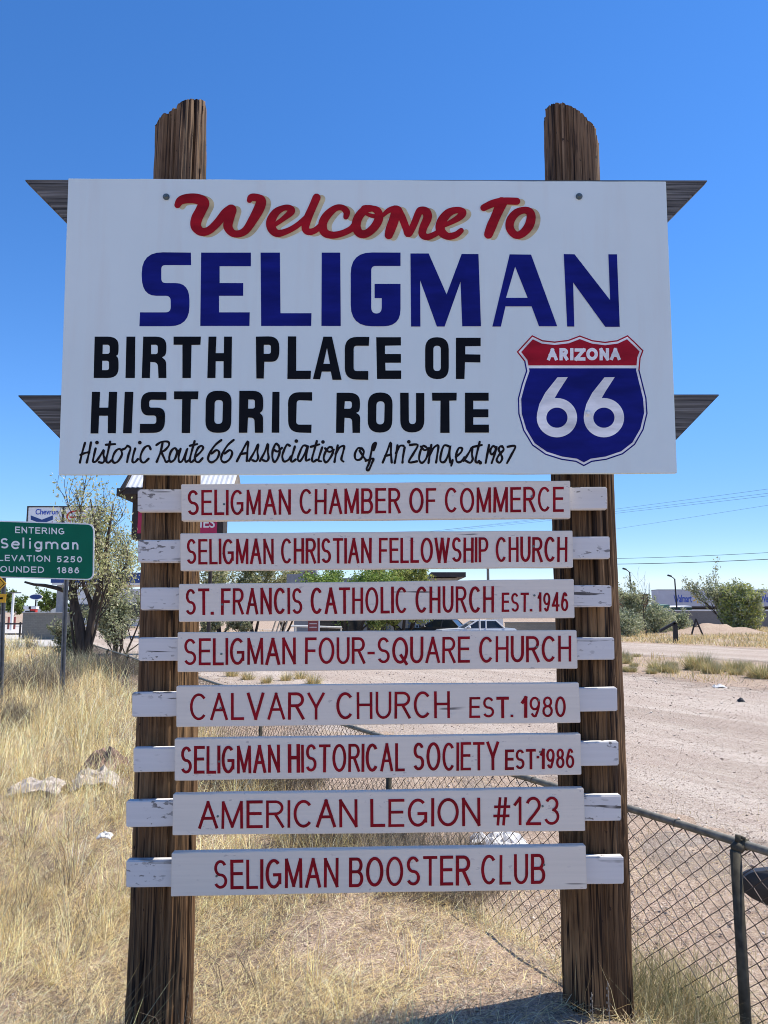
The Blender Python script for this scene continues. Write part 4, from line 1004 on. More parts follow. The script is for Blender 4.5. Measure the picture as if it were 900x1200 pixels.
# bunch grass tufts on the verge and along the road
def tuft_mesh(seed, n, h, r, pal, name, label, group, wmin=.012):
    rs = np.random.default_rng(seed); a = rs.uniform(0, 6.283, n); rr = r*np.sqrt(rs.random(n))*.6
    P = np.stack([rr*np.cos(a), rr*np.sin(a), 0*a-.02], 1)
    V, T, c = blades(P, h*rs.uniform(.5, 1.1, n), np.clip(np.abs(rs.normal(.40, .32, n)), 0, 1.0), a+rs.normal(0, .6, n), np.full(n, wmin), pick(pal, n, rs))
    o = tri_obj(name, V, T, MAT['straw'], c); return tag(o, label, 'grass tuft', group)
GT = ('grass tufts along the gravel roads',)
tuft_pal = np.concatenate([STRAW*.85, GREEN*1.3, GREEN*1.6])
tf = [tuft_mesh(i, 900, .38+.08*(i % 2), .42, tuft_pal, 'grass_tuft', 'grey green bunch of dry grass on the verge between the gravel roads', 'verge grass tufts', .010) for i in range(3)]
rs = random.Random(9); first = set(); ntuft = 0
for i in range(150):
    q = rs.gauss(20.0, 1.5) if i < 120 else rs.uniform(18, 24.5); t = rs.uniform(6, 46)
    x, y = NX*q-NY*t, NY*q+NX*t
    if y < 12: continue
    k = i % 3; s = rs.choice((.5, .7, .8, 1.0, 1.25, 1.5)); loc = (x, y, -.27)
    if k not in first: first.add(k); o = tf[k]; o.location = loc; o.scale = (s, s, s)
    else: copy_thing(tf[k], loc, rs.uniform(0, 6), s)
gsmall = tuft_mesh(31, 260, .34, .22, np.concatenate([GREEN*1.2, STRAW]), 'grass_tuft', 'small green tuft on the dirt strip between the fence and the gravel road', 'tufts by the near road edge', .01)
spots = [(290, 797), (312, 801), (335, 798), (352, 796), (272, 793), (367, 802), (700, 868)]
for i, (px, py) in enumerate(spots):
    p = gp(px, py)
    if i == 0: gsmall.location = p
    else: copy_thing(gsmall, p, i*1.3, .8+.07*i)

# ------------------------------------------------------------------ trees and shrubs
def make_tree(name, loc, label, cat, seed, height, spread, trunks, leaf_n, leaf_s, tones, group=None, bark='bark', base_r=.16, droop=.0, leafless=.0, twig_r=.010, split=4, first_fork=.3, density_pow=1.0, stray=1.0, bounds=None, extra=(), fill=None):
    rs = random.Random(seed); rn = np.random.default_rng(seed)
    t = thing(name, tuple(loc), label, cat, group)
    wood = MB(); tips = []
    def limb(p, d, length, r, lvl):
        pts = [p.copy()]; rad = [r]; steps = 5; q = p.copy(); dd = d.copy()
        for k in range(steps):
            dd = (dd+Vector((rs.uniform(-1, 1), rs.uniform(-1, 1), rs.uniform(-.5, .7)-droop*lvl*.4))*.20).normalized()
            if bounds and lvl and not bounds[0] < q.x+dd.x*length/steps < bounds[1]: dd.x *= -.6; dd.normalize()
            q = q+dd*length/steps; pts.append(q.copy()); rad.append(max(twig_r*.5, r*(1-.62*(k+1)/steps)))
            if lvl >= 2: tips.append((q.copy(), lvl))
        wood.tube(pts, rad, 7 if lvl == 0 else 5 if lvl == 1 else 3, lvl < 2)
        if lvl < 3:
            for k in range(split if lvl else split+1):
                f = rs.uniform(first_fork if lvl == 0 else .25, 1.0); i = min(int(f*steps), steps-1)
                b = pts[i].lerp(pts[i+1], f*steps-i)
                nd = (dd*.9+Vector((rs.uniform(-1, 1), rs.uniform(-1, 1), rs.uniform(-.25, .9)))*spread).normalized()
                limb(b, nd, length*rs.uniform(.45, .75), max(twig_r, rad[i]*.6), lvl+1)
    for k in range(trunks):
        a = 6.283*k/trunks+rs.uniform(-.4, .4); o = Vector((math.cos(a), math.sin(a), 0))*(base_r*.9 if trunks > 1 else 0)
        lean = Vector((math.cos(a)*.38, math.sin(a)*.30, 1)) if trunks > 1 else Vector((rs.uniform(-.1, .1), rs.uniform(-.1, .1), 1))
        limb(Vector(loc)+o+Vector((0, 0, -.1)), lean.normalized(), height*rs.uniform(.5, .66), base_r*rs.uniform(.75, 1.1), 0)
    for pts_, r0, r1 in extra:
        P_ = [Vector(p) for p in pts_]; wood.tube(P_, list(np.linspace(r0, r1, len(P_))), 7); tips += [(p, 3) for p in P_[len(P_)//2:]]
    part('trunk', wood, MAT[bark], t, True)
    if leaf_n:
        tp = np.array([tuple(p[0]) for p in tips]); nt_ = len(tp)
        wgt = rn.random(nt_)**(1.6*density_pow)+.02                  # some twigs dense, others nearly bare
        wgt[rn.random(nt_) < leafless] = 0.0
        idx = rn.choice(nt_, leaf_n, p=wgt/wgt.sum())
        C = tp[idx]+rn.normal(0, .03*height*stray, (leaf_n, 3))
        if fill:
            rx, rz, fr = fill; k = rn.random(leaf_n) < fr; m_ = int(k.sum()); u = rn.normal(0, 1, (m_, 3)); u /= np.linalg.norm(u, axis=1)[:, None]
            rad_ = (rn.random(m_)**.33)*(.72+.38*vnoise(u[:, 0]*3+9, u[:, 2]*3+5, seed)+.25*vnoise(u[:, 0]*8, u[:, 1]*8+u[:, 2]*8, seed+2))
            C[k] = np.array(loc)+np.array([0, 0, rz*.95])+u*rad_[:, None]*np.array([rx, rx, rz])
            C[:, 2] = np.maximum(C[:, 2], loc[2]+.05)
        if bounds: C[:, 0] = np.clip(C[:, 0], bounds[0]-rn.random(leaf_n)*.03*height, bounds[1]+rn.random(leaf_n)*.03*height)
        a = rn.normal(0, 1, (leaf_n, 3)); a /= np.linalg.norm(a, axis=1)[:, None]
        b = np.cross(a, rn.normal(0, 1, (leaf_n, 3))); b /= np.linalg.norm(b, axis=1)[:, None]
        s = leaf_s*rn.uniform(.6, 1.3, (leaf_n, 1))
        V = np.stack([C-a*s, C+b*s*.45, C+a*s, C-b*s*.45], 1).reshape(-1, 3)-np.array(loc)
        o = (np.arange(leaf_n)*4)[:, None]
        T = np.concatenate([o+np.array([[0, 1, 2]]), o+np.array([[0, 2, 3]])], 1).reshape(-1, 3)
        tri_obj('crown', V, T, MAT['leaf'], np.repeat(pick(tones, leaf_n, rn, .25), 4, 0), parent=t)
    return t
OLIVE = np.array([(.34, .35, .16), (.42, .41, .22), (.26, .28, .12), (.50, .48, .31)])
DUST = np.array([(.38, .40, .25), (.30, .33, .19), (.46, .46, .32), (.24, .27, .15)])
LUSH = np.array([(.21, .31, .065), (.28, .38, .10), (.15, .23, .05), (.34, .42, .15)])
LIME = np.array([(.26, .30, .075), (.33, .35, .10), (.18, .21, .06), (.40, .41, .15)])
def P21(px, py): return tuple(U(px, py, 21.5))
make_tree('tree', on_ground(102, 21.5), 'sparse many trunked tree with dark bark behind the green road sign', 'tree', 16, 5.3, .55, 3, 8200, .05, OLIVE*1.25, base_r=.055, leafless=.2, first_fork=.4, stray=.9, bounds=(U(84, 690, 21.5).x, U(131, 690, 21.5).x), split=5,
          extra=[([P21(101, 792), P21(97, 760), P21(93, 730), P21(87, 705), P21(85, 690), P21(83, 672)], .19, .08), ([P21(102, 790), P21(104, 750), P21(109, 715), P21(116, 690), P21(122, 668), P21(124, 645)], .14, .05),
                 ([P21(88, 705), P21(78, 693), P21(66, 689), P21(52, 686), P21(40, 685), P21(29, 682)], .08, .03), ([P21(109, 715), P21(104, 700), P21(98, 685), P21(93, 668)], .08, .04), ([P21(124, 648), P21(128, 620), P21(133, 590)], .06, .02), ([P21(122, 660), P21(113, 625), P21(106, 585)], .07, .02)])
make_tree('shrub', on_ground(146, 27), 'leafy grey green shrub right of the dark trunked tree', 'shrub', 5, 3.0, .9, 5, 9000, .055, DUST*1.1, base_r=.05, first_fork=.05)
make_tree('shrub', on_ground(88, 24), 'low dusty shrub around the foot of the dark trunked tree', 'shrub', 8, 1.5, 1.0, 5, 3200, .05, DUST*.8, base_r=.03, first_fork=.05)
for px, d, h_, sd, lab in ((228, 58, 5.2, 21, 'thin leaved tree just right of the left sign post'), (262, 60, 5.4, 22, 'thin leaved tree, second right of the left sign post'), (300, 62, 5.5, 23, 'thin leaved tree, third right of the left sign post'), (335, 64, 5.3, 24, 'thin leaved tree beside the grey stepped parapet')):
    make_tree('tree', on_ground(px, d), lab, 'tree', sd, h_*1.15, .9, 3, 11000, .12, OLIVE, 'thin leaved trees in a row', base_r=.12, first_fork=.2)
make_tree('tree', on_ground(410, 40), 'green leafy tree standing before the grey low building', 'tree', 31, 5.1, 1.0, 3, 20000, .085, LUSH, base_r=.13, first_fork=.3)
make_tree('tree', on_ground(470, 41), 'yellow green leafy tree next to the beige wall of the low building', 'tree', 32, 5.0, 1.0, 3, 20000, .085, LIME*1.2, base_r=.13, first_fork=.3)
for px, d, sd in ((250, 50, 33), (285, 52, 34)):
    make_tree('shrub', on_ground(px, d), 'dusty shrub under the thin leaved trees, %s' % ('nearer the left post' if px < 260 else 'nearer the leaning pale sticks'), 'shrub', sd, 1.7, 1.0, 4, 3000, .10, DUST*.85, base_r=.04, first_fork=.05)
# right hand background
make_tree('tree', on_ground(846, 74), 'loose grey green tree before the pale trailers', 'tree', 41, 6.0, .5, 4, 3300, .13, DUST*1.1, base_r=.11, first_fork=.25, stray=.9)
make_tree('tree', on_ground(862, 72), 'dense bright green bush shaped tree before the pale trailers', 'tree', 42, 4.6, .5, 6, 15000, .14, np.concatenate([LIME*1.35, DUST]), base_r=.08, first_fork=.03, stray=1.1, density_pow=.5, fill=(2.05, 2.3, .55))
make_tree('shrub', on_ground(735, 62), 'tall grey green shrub beside the right sign post', 'shrub', 43, 4.0, .6, 5, 5200, .10, DUST*1.15, base_r=.06, first_fork=.1)
make_tree('shrub', on_ground(762, 66), 'low wide grey green shrub before the far block wall', 'shrub', 45, 2.9, 1.0, 5, 7500, .10, DUST*1.1, base_r=.04, first_fork=.05, fill=(1.9, 1.2, .5))
make_tree('shrub', on_ground(728, 58), 'grey green scrub at the foot of the tall shrub by the right post', 'shrub', 49, 2.2, 1.0, 5, 5200, .09, DUST*1.1, base_r=.04, first_fork=.05, fill=(1.5, 1.0, .5))
make_tree('shrub', on_ground(790, 68), 'thin grey green shrub near the bent black iron', 'shrub', 47, 2.3, .9, 4, 3600, .10, DUST*1.15, fill=(1.3, .9, .4), base_r=.05, first_fork=.05)
make_tree('dead_tree', on_ground(752, 58), 'bare dark sapling rising between the grey green shrubs', 'tree', 46, 4.6, .45, 1, 0, .1, DUST, base_r=.055, split=3, twig_r=.012)
# far trees along the horizon
for i in range(17):
    px = -140+i*26+random.Random(i).uniform(-8, 8); d = 230+(i*37 % 60)
    if 30 < px < 62: px -= 35
    make_tree('far_tree', on_ground(px, d), 'small dark green tree on the left skyline beyond the parking area', 'tree', 100+i, 8.0+(i % 3)*1.4, 1.0, 3, 2600, .5, LUSH*.7, 'trees on the left skyline', base_r=.15, first_fork=.1)
# low hills far off
def hills():
    v = []; f = []; n = 220
    for i in range(n):
        a = -1.3+2.6*i/(n-1); D = 3600
        h = 14+46*float(fbm(a*9, 3.0, 4))*smooth(.9, -.6, a)+12*float(fbm(a*40, 1.0, 6))
        v += [(D*math.sin(a), D*math.cos(a), -1), ((D+250)*math.sin(a), (D+250)*math.cos(a), float(h)), ((D+900)*math.sin(a), (D+900)*math.cos(a), -1)]
    for i in range(n-1):
        k = 3*i; f += [(k, k+3, k+4, k+1), (k+1, k+4, k+5, k+2)]
    tag(mesh_obj('hills', v, f, plain('distant_scrub', (.15, .16, .17), .95, .2, .004), None, True, fix=False), 'low grey green hills along the far horizon', 'hills', kind='structure')
hills()
# dead brush piled against the fence and green weeds at the post
def brush(name, loc, label, seed, n, h, r, pal, wmin=.0025, lean=.5):
    rs = np.random.default_rng(seed); a = rs.uniform(0, 6.283, n); rr = r*np.sqrt(rs.random(n))
    P = np.stack([rr*np.cos(a), rr*np.sin(a), 0*a], 1)
    hh = h*rs.uniform(.3, 1.1, n)
    P[:, 2] += rs.random(n)*h*.45
    V, T, c = blades(P, hh, np.clip(np.abs(rs.normal(lean, .28, n)), 0, 1.2), rs.uniform(0, 6.283, n), np.full(n, wmin), pick(pal, n, rs), .7)
    o = tri_obj(name, V, T, MAT['straw'], c, loc=loc); return tag(o, label, 'dry bush')
def fence_ground(t, off):
    p = fpt(t, 0)+N_DIR*off; return (p.x, p.y, float(gz(p.x, p.y))-.01)
brush('dead_brush', fence_ground(t_of((.55, 4.9)), -.30), 'tangle of grey dead brush against the fence left of the right post', 1, 5200, .34, .42, GREY)
brush('dead_brush', fence_ground(t_of((.15, 5.75)), -.35), 'dark grey dead brush by the fence behind the two lowest boards', 2, 4500, .38, .5, GREY*.7)
brush('dead_brush', fence_ground(t_of((-.6, 7.4)), -.4), 'dark dead brush by the fence behind the historical society board', 3, 3600, .42, .6, GREY*.65, .004)
brush('dead_brush', tuple(on_ground(118, 19.5)), 'grey dead brush heaped at the foot of the dark trunked tree', 14, 4200, .7, 1.25, np.concatenate([GREY*.9, DUST*.7]), .010)
brush('dead_brush', tuple(on_ground(45, 15.5)), 'brown dead brush between the two steel posts of the road sign', 4, 2600, .55, .9, GREY*.7, .008)
brush('dead_brush', tuple(on_ground(30, 10.2)), 'small brown dead weed in the tall grass at the left', 6, 900, .4, .22, GREY*.8, .006, .25)
brush('green_weed', fence_ground(t_of((1.28, 3.5)), -.12), 'green and straw coloured weeds at the fence foot right of the right post', 5, 3000, .30, .30, np.concatenate([GREEN, STRAW*.8, GREEN]))
brush('green_weed', fence_ground(t_of((1.52, 3.15)), -.10), 'green and straw coloured weeds at the foot of the right fence post', 7, 1500, .22, .22, np.concatenate([GREEN, STRAW*.8]))
for px, py, py1, lab in ((693, 1200, 1163, 'shorter pale dry stalk before the right sign post'), (712, 1200, 1150, 'taller pale dry stalk with seed head before the right sign post')):
    a = U(px+1, 1235, 3.03); b = U(px, py1, 3.06)
    mb = MB(); mb.tube([a, a.lerp(b, .5)+Vector((.006, 0, 0)), b], [.0022, .002, .0012], 5)
    for k in range(9):
        c = a.lerp(b, .55+.05*k); mb.ball(c+Vector((.003*(-1)**k, 0, 0)), .0028, .0028, .005, 5, 4)
    top('dry_stalk', mb, MAT['pale_bark'], tuple(a), lab, 'dry stalk')

# ------------------------------------------------------------------ green road sign and its neighbour
GD = 13.4
def gs(px, py, off=0.0): p = U(px, py, GD); return p+Vector((0, off, 0))
sg = thing('town_limit_sign', (U(46, 800, GD).x, GD, 0), 'green road sign with white letters on two steel posts left of the welcome sign', 'road sign')
def rrect(x0, x1, tl, tr, bl, br, r, seg=6): return rounded([(x0, tl, r), (x1, tr, r), (x1-.6, br, r), (x0, bl, r)], seg)
outer = rrect(-17, 110.5, 609.6, 613.6, 676.5, 680, 9); inner = rrect(-15.6, 109.1, 611.0, 615.0, 675.1, 678.6, 8)
gpanel = part('sign_panel', MB().prism(outer, lambda p: gs(*p), lambda p: gs(*p, .012)), MAT['sign_white'], sg)
part('sign_face', MB().prism(inner, lambda p: gs(*p, -.003), lambda p: gs(*p, -.0005)), MAT['sign_green'], gpanel)
gl = zoom(0, 580, 5.625)
pt = Paint(GD-.0031, .002)
def gw(text, x0, x1, t0, t1, b0, b1, wid=.17, gap=.2):
    q = gl([(x0, t0), (x1, t1), (x0, b0), (x1, b1)]); pl = Paint(GD-.0031, .002)
    write(pl, text, q[0][0], q[1][0], q[0][1], q[1][1], q[2][1], q[3][1], wid, gap, .3); part('lettering', pl.mb, MAT['sign_white'], gpanel)
gw('ENTERING', 100, 425, 208, 219, 251, 261); gw('ELEVATION', -52, 330, 393, 400, 434, 441); gw('5250', 374, 541, 403, 405, 444, 445, .19, .24)
gw('FOUNDED', -42, 290, 467, 473, 508, 514); gw('1886', 377, 522, 475, 477, 516, 517, .19, .24)
# Seligman in mixed case
w = 11.5
def gr(pts, closed=False): pt.ribbon(gl([(p[0], p[1], w) for p in pts]), 'butt', closed)
gr([(5+50*p[0]*.86+3, 346-(62)*p[1]*.93+2) for p in S_curve])
gr([(78, 326), (127, 328)]); gr([(127-24+24*math.cos(a), 330+22*math.sin(a)) for a in np.radians(np.linspace(-5, -320, 18))])
gr([(154, 281), (154, 352)]); gr([(198, 306), (198, 354)]); gr([(192, 290), (204, 290)])
gr([(252+21*math.cos(a), 332+21*math.sin(a)) for a in np.linspace(0, 6.283, 19)[:-1]], True); gr([(273, 308), (273, 352), (268, 366), (252, 371), (234, 365)])
gr([(305, 309), (305, 357)]); gr([(305, 325), (315, 313), (330, 313), (341, 325), (341, 357)]); gr([(341, 325), (352, 314), (367, 314), (379, 326), (379, 358)])
gr([(428+20*math.cos(a), 336+20*math.sin(a)) for a in np.linspace(0, 6.283, 19)[:-1]], True); gr([(449, 312), (449, 358)])
gr([(481, 312), (481, 359)]); gr([(481, 329), (491, 317), (502, 317), (511, 330), (511, 360)])
part('lettering', pt.mb, MAT['sign_white'], gpanel)
for px, px1 in ((4, 2), (78, 73)):
    a = gs(px, 645); b = gs(px1, 806); x0 = a.x; zb = -.3
    u = MB()
    for (dx, dy, wx, wy) in ((0, .034, .022, .005), (-.022, .022, .004, .017), (.022, .022, .004, .017), (-.032, .008, .010, .004), (.032, .008, .010, .004)):
        u.hexa([(b.x+dx-wx, GD+.014+dy-wy, zb), (b.x+dx+wx, GD+.014+dy-wy, zb), (b.x+dx+wx, GD+.014+dy+wy, zb), (b.x+dx-wx, GD+.014+dy+wy, zb)],
               [(a.x+dx-wx, GD+.014+dy-wy, 2.9), (a.x+dx+wx, GD+.014+dy-wy, 2.9), (a.x+dx+wx, GD+.014+dy+wy, 2.9), (a.x+dx-wx, GD+.014+dy+wy, 2.9)])
    part('sign_post', u, MAT['steel'], sg)
b = on_ground(0, 13.1)
mbp = MB(); mbp.box(b.x-.22, b.x+.13, 12.95, 13.25, -.1, .10)
top('concrete_footing', mbp, MAT['concrete'], (b.x, 13.1, 0), 'pale concrete block in the grass below the small yellow sign', 'footing')
# yellow warning sign at the left edge
YD = 12.9
ys = thing('warning_sign', (U(-7, 800, YD).x, YD, 0), 'yellow diamond warning sign with a yellow plate below at the left edge', 'road sign')
c = U(-6, 684, YD); r = .20
part('diamond_panel', MB().prism([(0, r), (r, 0), (0, -r), (-r, 0)], lambda p: (c.x+p[0], YD, c.z+p[1]), lambda p: (c.x+p[0], YD+.01, c.z+p[1])), MAT['yellow'], ys)
part('diamond_border', Paint(YD, .001, lambda p, Y: Vector((c.x+p[0], Y, c.z+p[1]))).poly([(0, r*.86), (r*.86, 0), (0, -r*.86), (-r*.86, 0)], [[(0, r*.78), (r*.78, 0), (0, -r*.78), (-r*.78, 0)]]).mb, MAT['black'], ys)
c2 = U(-6, 701, YD); part('plate', MB().box(c2.x-.19, c2.x+.19, YD, YD+.01, c2.z-.075, c2.z+.075), MAT['yellow'], ys)
part('plate_mark', MB().box(c2.x+.05, c2.x+.14, YD-.004, YD-.0005, c2.z-.02, c2.z+.015), MAT['black'], ys)
part('sign_post', MB().box(c.x-.025, c.x+.025, YD+.0105, YD+.05, -.3, c.z+.12), MAT['steel'], ys)

# ------------------------------------------------------------------ litter
def crumple(name, loc, rx, ry, h, mat, seed, label, cat, rz=0):
    rs = np.random.default_rng(seed); n = 13; V = []
    for i in range(n):
        for j in range(n):
            u, v = i/(n-1)*2-1, j/(n-1)*2-1; e = max(0, 1-(abs(u)**3+abs(v)**3)*.62)
            zz = h*e*(.25+1.1*float(fbm(u*3.1+seed, v*3.1, seed)))+rs.uniform(-.05, .05)*h
            V.append((rx*u+rs.uniform(-.03, .03)*rx*1.5, ry*v+rs.uniform(-.03, .03)*ry*1.5, zz))
    lo = [(p[0], p[1], p[2]-.006) for p in V]; F = []; N = n*n
    for i in range(n-1):
        for j in range(n-1):
            a = i*n+j; F.append((a, a+n, a+n+1, a+1)); F.append((N+a, N+a+1, N+a+n+1, N+a+n))
    o = mesh_obj(name, V+lo, F, mat, None, False); o.location = loc; o.rotation_euler = (0, 0, rz)
    return tag(o, label, cat)
p = gp(112, 925); crumple('plastic_sheet', (p.x, p.y, .04), .20, .16, .15, MAT['plastic'], 3, 'crumpled pale sheet lying beside the brown cardboard in the grass', 'litter', .3)
p = gp(113, 912); crumple('cardboard_scrap', (p.x+.02, p.y+.18, .05), .20, .16, .20, MAT['cardboard'], 4, 'folded brown cardboard scrap in the dry grass left of the sign', 'litter', -.3)
p = gp(45, 930); crumple('plastic_sheet', (p.x, p.y, .03), .22, .18, .11, MAT['plastic'], 6, 'dusty pale sheet half buried in grass, the litter farthest left', 'litter', .1)
p = gp(122, 1003); crumple('paper_scrap', (p.x, p.y, .05), .05, .035, .035, MAT['tarp_rock'], 7, 'small white scrap in the grass below the other litter', 'litter')
p = gp(592, 990); crumple('white_stone', (p.x, p.y, p.z), .17, .12, .11, MAT['tarp_rock'], 8, 'larger white stone behind the fence between the two lowest boards', 'stone')
p = gp(562, 988); crumple('white_stone', (p.x, p.y, p.z), .08, .07, .08, MAT['tarp_rock'], 9, 'smaller white stone behind the fence left of the larger one', 'stone')
p = gp(843, 806); crumple('white_stone', (p.x, p.y, p.z), .15, .11, .09, MAT['tarp_rock'], 10, 'white stone alone on the gravel road at the right', 'stone')
p = gp(868, 823); crumple('dark_stone', (p.x, p.y, p.z), .07, .06, .10, MAT['rubber'], 12, 'small dark lump on the gravel road below the white stone', 'stone')
# black rubber flap hooked on the fence at the right edge
fl = MB(); tq = t_of((1.56, 3.23))-.30
pts = [(0, .035), (-.05, .028), (-.085, 0), (-.09, -.035), (-.06, -.068), (0, -.095), (.08, -.125), (.2, -.15), (.3, -.13), (.34, -.03), (.28, .05), (.12, .055)]
cc = U(893, 1030, 3.2); pts = rounded([(a, b_, .04) for a, b_ in pts], 3)
fl.prism(pts, lambda p: (cc.x+p[0], 3.19-.1*p[0]-.5*p[0]**2, cc.z+p[1]), lambda p: (cc.x+p[0], 3.225-.1*p[0]-.5*p[0]**2, cc.z+p[1]))
top('rubber_flap', fl, MAT['rubber'], tuple(cc), 'black rubber flap caught on the fence at the right edge', 'scrap')
# bent black iron and small trestle near the far wall
p0, p1_, p2_ = (on_ground(px, 46) for px in (768, 785.5, 785.5))
zt = 1.6-(731-717)/FPX*46
ir = MB(); ir.obox(((p0.x+p1_.x)/2, 46, zt-.15), .55, .10, .085, Vector((.88, 0, .47)), (0, 1, 0)); ir.box(p1_.x-.13, p1_.x+.12, 45.9, 46.1, -.4, zt+.1)
top('bent_iron', ir, MAT['iron'], (p1_.x, 46, -.27), 'bent black iron beam sticking up from the dry field', 'scrap')
tr = MB(); b = on_ground(810, 61.5); tr.tube([(b.x-.45, 61.5, -.3), (b.x, 61.5, 1.05)], .07, 6); tr.tube([(b.x+.5, 61.5, -.3), (b.x, 61.5, 1.05)], .07, 6); tr.tube([(b.x-.2, 61.5, .4), (b.x+.22, 61.5, .4)], .04, 6)
top('trestle', tr, MAT['iron'], (b.x, 61.5, -.27), 'small dark trestle standing before the far block wall', 'scrap')

# ------------------------------------------------------------------ right background: wall, trailers, shed, lamps, wires
def far_box(px0, px1, py0, py1, d, depth): 
    a = U(px0, py0, d); b = U(px1, py1, d); return a.x, b.x, b.z, a.z
x0 = U(722, 715, 90).x; x1 = U(980, 715, 90).x
fw = thing('block_wall', ((x0+x1)/2, 90, -.27), 'long grey block wall with pale cap before the trailers', 'wall')
part('wall_body', MB().box(x0-6, x1+3, 90, 90.25, -.6, 1.72), MAT['wall_tan'], fw); part('wall_cap', MB().box(x0-6.05, x1+3.05, 89.95, 90.3, 1.7205, 1.85), MAT['white_trim'], fw)
def text_font(word, mat, parent, x0, x1, z0, z1, y, name='logo_lettering'):
    """raised lettering from the built-in typeface, fitted to a box on the plane y"""
    cu = bpy.data.curves.new('t', 'FONT'); cu.body = word; cu.extrude = .004; cu.offset = .012; to = bpy.data.objects.new('t', cu); COL.objects.link(to)
    dg = bpy.context.evaluated_depsgraph_get(); me = bpy.data.meshes.new_from_object(to.evaluated_get(dg)); bpy.data.objects.remove(to)
    v = np.array([tuple(q.co) for q in me.vertices]); f = [tuple(pp.vertices) for pp in me.polygons]
    lo, hi = v.min(0), v.max(0); s = (v-lo)/(hi-lo)
    V = np.stack([x0+s[:, 0]*(x1-x0), y-.03*(1-0)*s[:, 2]-.002, z0+s[:, 1]*(z1-z0)], 1)
    bpy.data.meshes.remove(me)
    return mesh_obj(name, V, f, mat, parent, fix=False)
def spark(parent, cx, cz, r, y, mat):
    pt = Paint(y, .01, lambda p, Y: Vector((p[0], Y, p[1])))
    for k in range(6):
        a = math.radians(90+60*k); pt.ribbon([(cx+r*.35*math.cos(a), cz+r*.35*math.sin(a), r*.22), (cx+r*math.cos(a), cz+r*math.sin(a), r*.34)])
    return mesh_obj('logo_spark', pt.mb.v, pt.mb.f, mat, parent)
def trailer(px0, px1, d, tx0, tx1, label):
    a = U(px0, 691.5, d); b = U(px1, 710.5, d)
    zg = float(gz(a.x, d))
    t = thing('semi_trailer', ((a.x+b.x)/2, d+1.3, zg), label, 'trailer', 'pale trailers parked behind the wall')
    part('box_body', MB().box(a.x, b.x, d, d+2.6, b.z, a.z), MAT['trailer'], t)
    part('lower_rail', MB().box(a.x+.03, b.x-.03, d+.05, d+2.55, b.z-.22, b.z-.004), MAT['dark_trim'], t)
    part('top_rail', MB().box(a.x-.02, b.x+.02, d-.03, d+2.63, a.z+.003, a.z+.10), MAT['steel'], t)
    for k in range(2):
        for yy in (d+.15, d+2.0):
            wx = b.x-2.0-1.3*k
            wl = part('wheel', MB().tube([(wx, yy, zg+.5), (wx, yy+.45, zg+.5)], .5, 20), MAT['rubber'], t)
            part('rim', MB().tube([(wx, yy-.02, zg+.5), (wx, yy+.02, zg+.5)], .27, 14), MAT['white_trim'], wl)
    part('landing_leg', MB().box(a.x+2.4, a.x+2.6, d+.4, d+.6, zg, b.z-.224), MAT['dark_trim'], t)
    part('underframe', MB().box(a.x+.5, b.x-.5, d+.8, d+1.8, zg+.95, b.z-.225), MAT['dark_trim'], t)
    z0 = U(px0, 706, d).z; z1 = U(px0, 697, d).z; w0 = U(tx0, 700, d).x; w1 = U(tx1, 700, d).x
    text_font('Walmart', MAT['logo_blue'], t, w0, w1, z0, z1, d); spark(t, w1+.85, (z0+z1)/2, .62, d, MAT['logo_yellow'])
trailer(770.5, 884, 112, 789.5, 810.5, 'pale grey trailer with blue lettering left of the green bush')
trailer(889, 1002, 112, 885+6, 914, 'pale grey trailer with blue lettering at the right edge')
# rusty brown shed
a = U(722, 696, 120); b = U(761.5, 735, 120)
shd = thing('shed', ((a.x+b.x)/2, 122, -.27), 'rusty brown flat roofed shed left of the trailers', 'building')
part('wall', MB().box(a.x, b.x, 120, 127, -.5, a.z-.15), MAT['brown_clad'], shd); part('roof', MB().box(a.x-.15, b.x+.15, 119.8, 127.2, a.z-.149, a.z), MAT['dark_trim'], shd)
part('door', MB().box(a.x+1.2, a.x+2.4, 119.9, 119.995, -.3, 2.0), MAT['dark_trim'], shd)
# green bins behind the wall
def bin_(px0, px1, py0, py1, d, mat, lid, label):
    a = U(px0, py0, d); b = U(px1, py1, d)
    t = thing('dumpster', ((a.x+b.x)/2, d+1, -.27), label, 'dumpster')
    part('body', MB().hexa([(a.x+.2, d+.1, 0), (b.x-.2, d+.1, 0), (b.x-.2, d+2, 0), (a.x+.2, d+2, 0)], [(a.x, d, a.z-.18), (b.x, d, a.z-.18), (b.x, d+2.1, a.z-.18), (a.x, d+2.1, a.z-.18)]), mat, t)
    part('lid', MB().hexa([(a.x-.05, d-.05, a.z-.178), (b.x+.05, d-.05, a.z-.178), (b.x+.05, d+2.15, a.z-.178), (a.x-.05, d+2.15, a.z-.178)], [(a.x+.4, d+.2, a.z), (b.x-.1, d, a.z), (b.x-.1, d+2.1, a.z+.05), (a.x+.4, d+2.1, a.z+.05)]), lid, t)
    for k in range(4):
        x = a.x+.4+(b.x-a.x-.8)*k/3; part('rib', MB().box(x-.05, x+.05, d-.03, d+.005, .4, a.z-.2), mat, t)
bin_(763, 785, 708.5, 717, 96, MAT['pale_green'], MAT['pale_green'], 'pale green dumpster showing above the far block wall')
bin_(785.5, 811, 710, 717, 96.5, MAT['dark_green'], MAT['white_trim'], 'dark green dumpster with a pale lid above the far block wall')
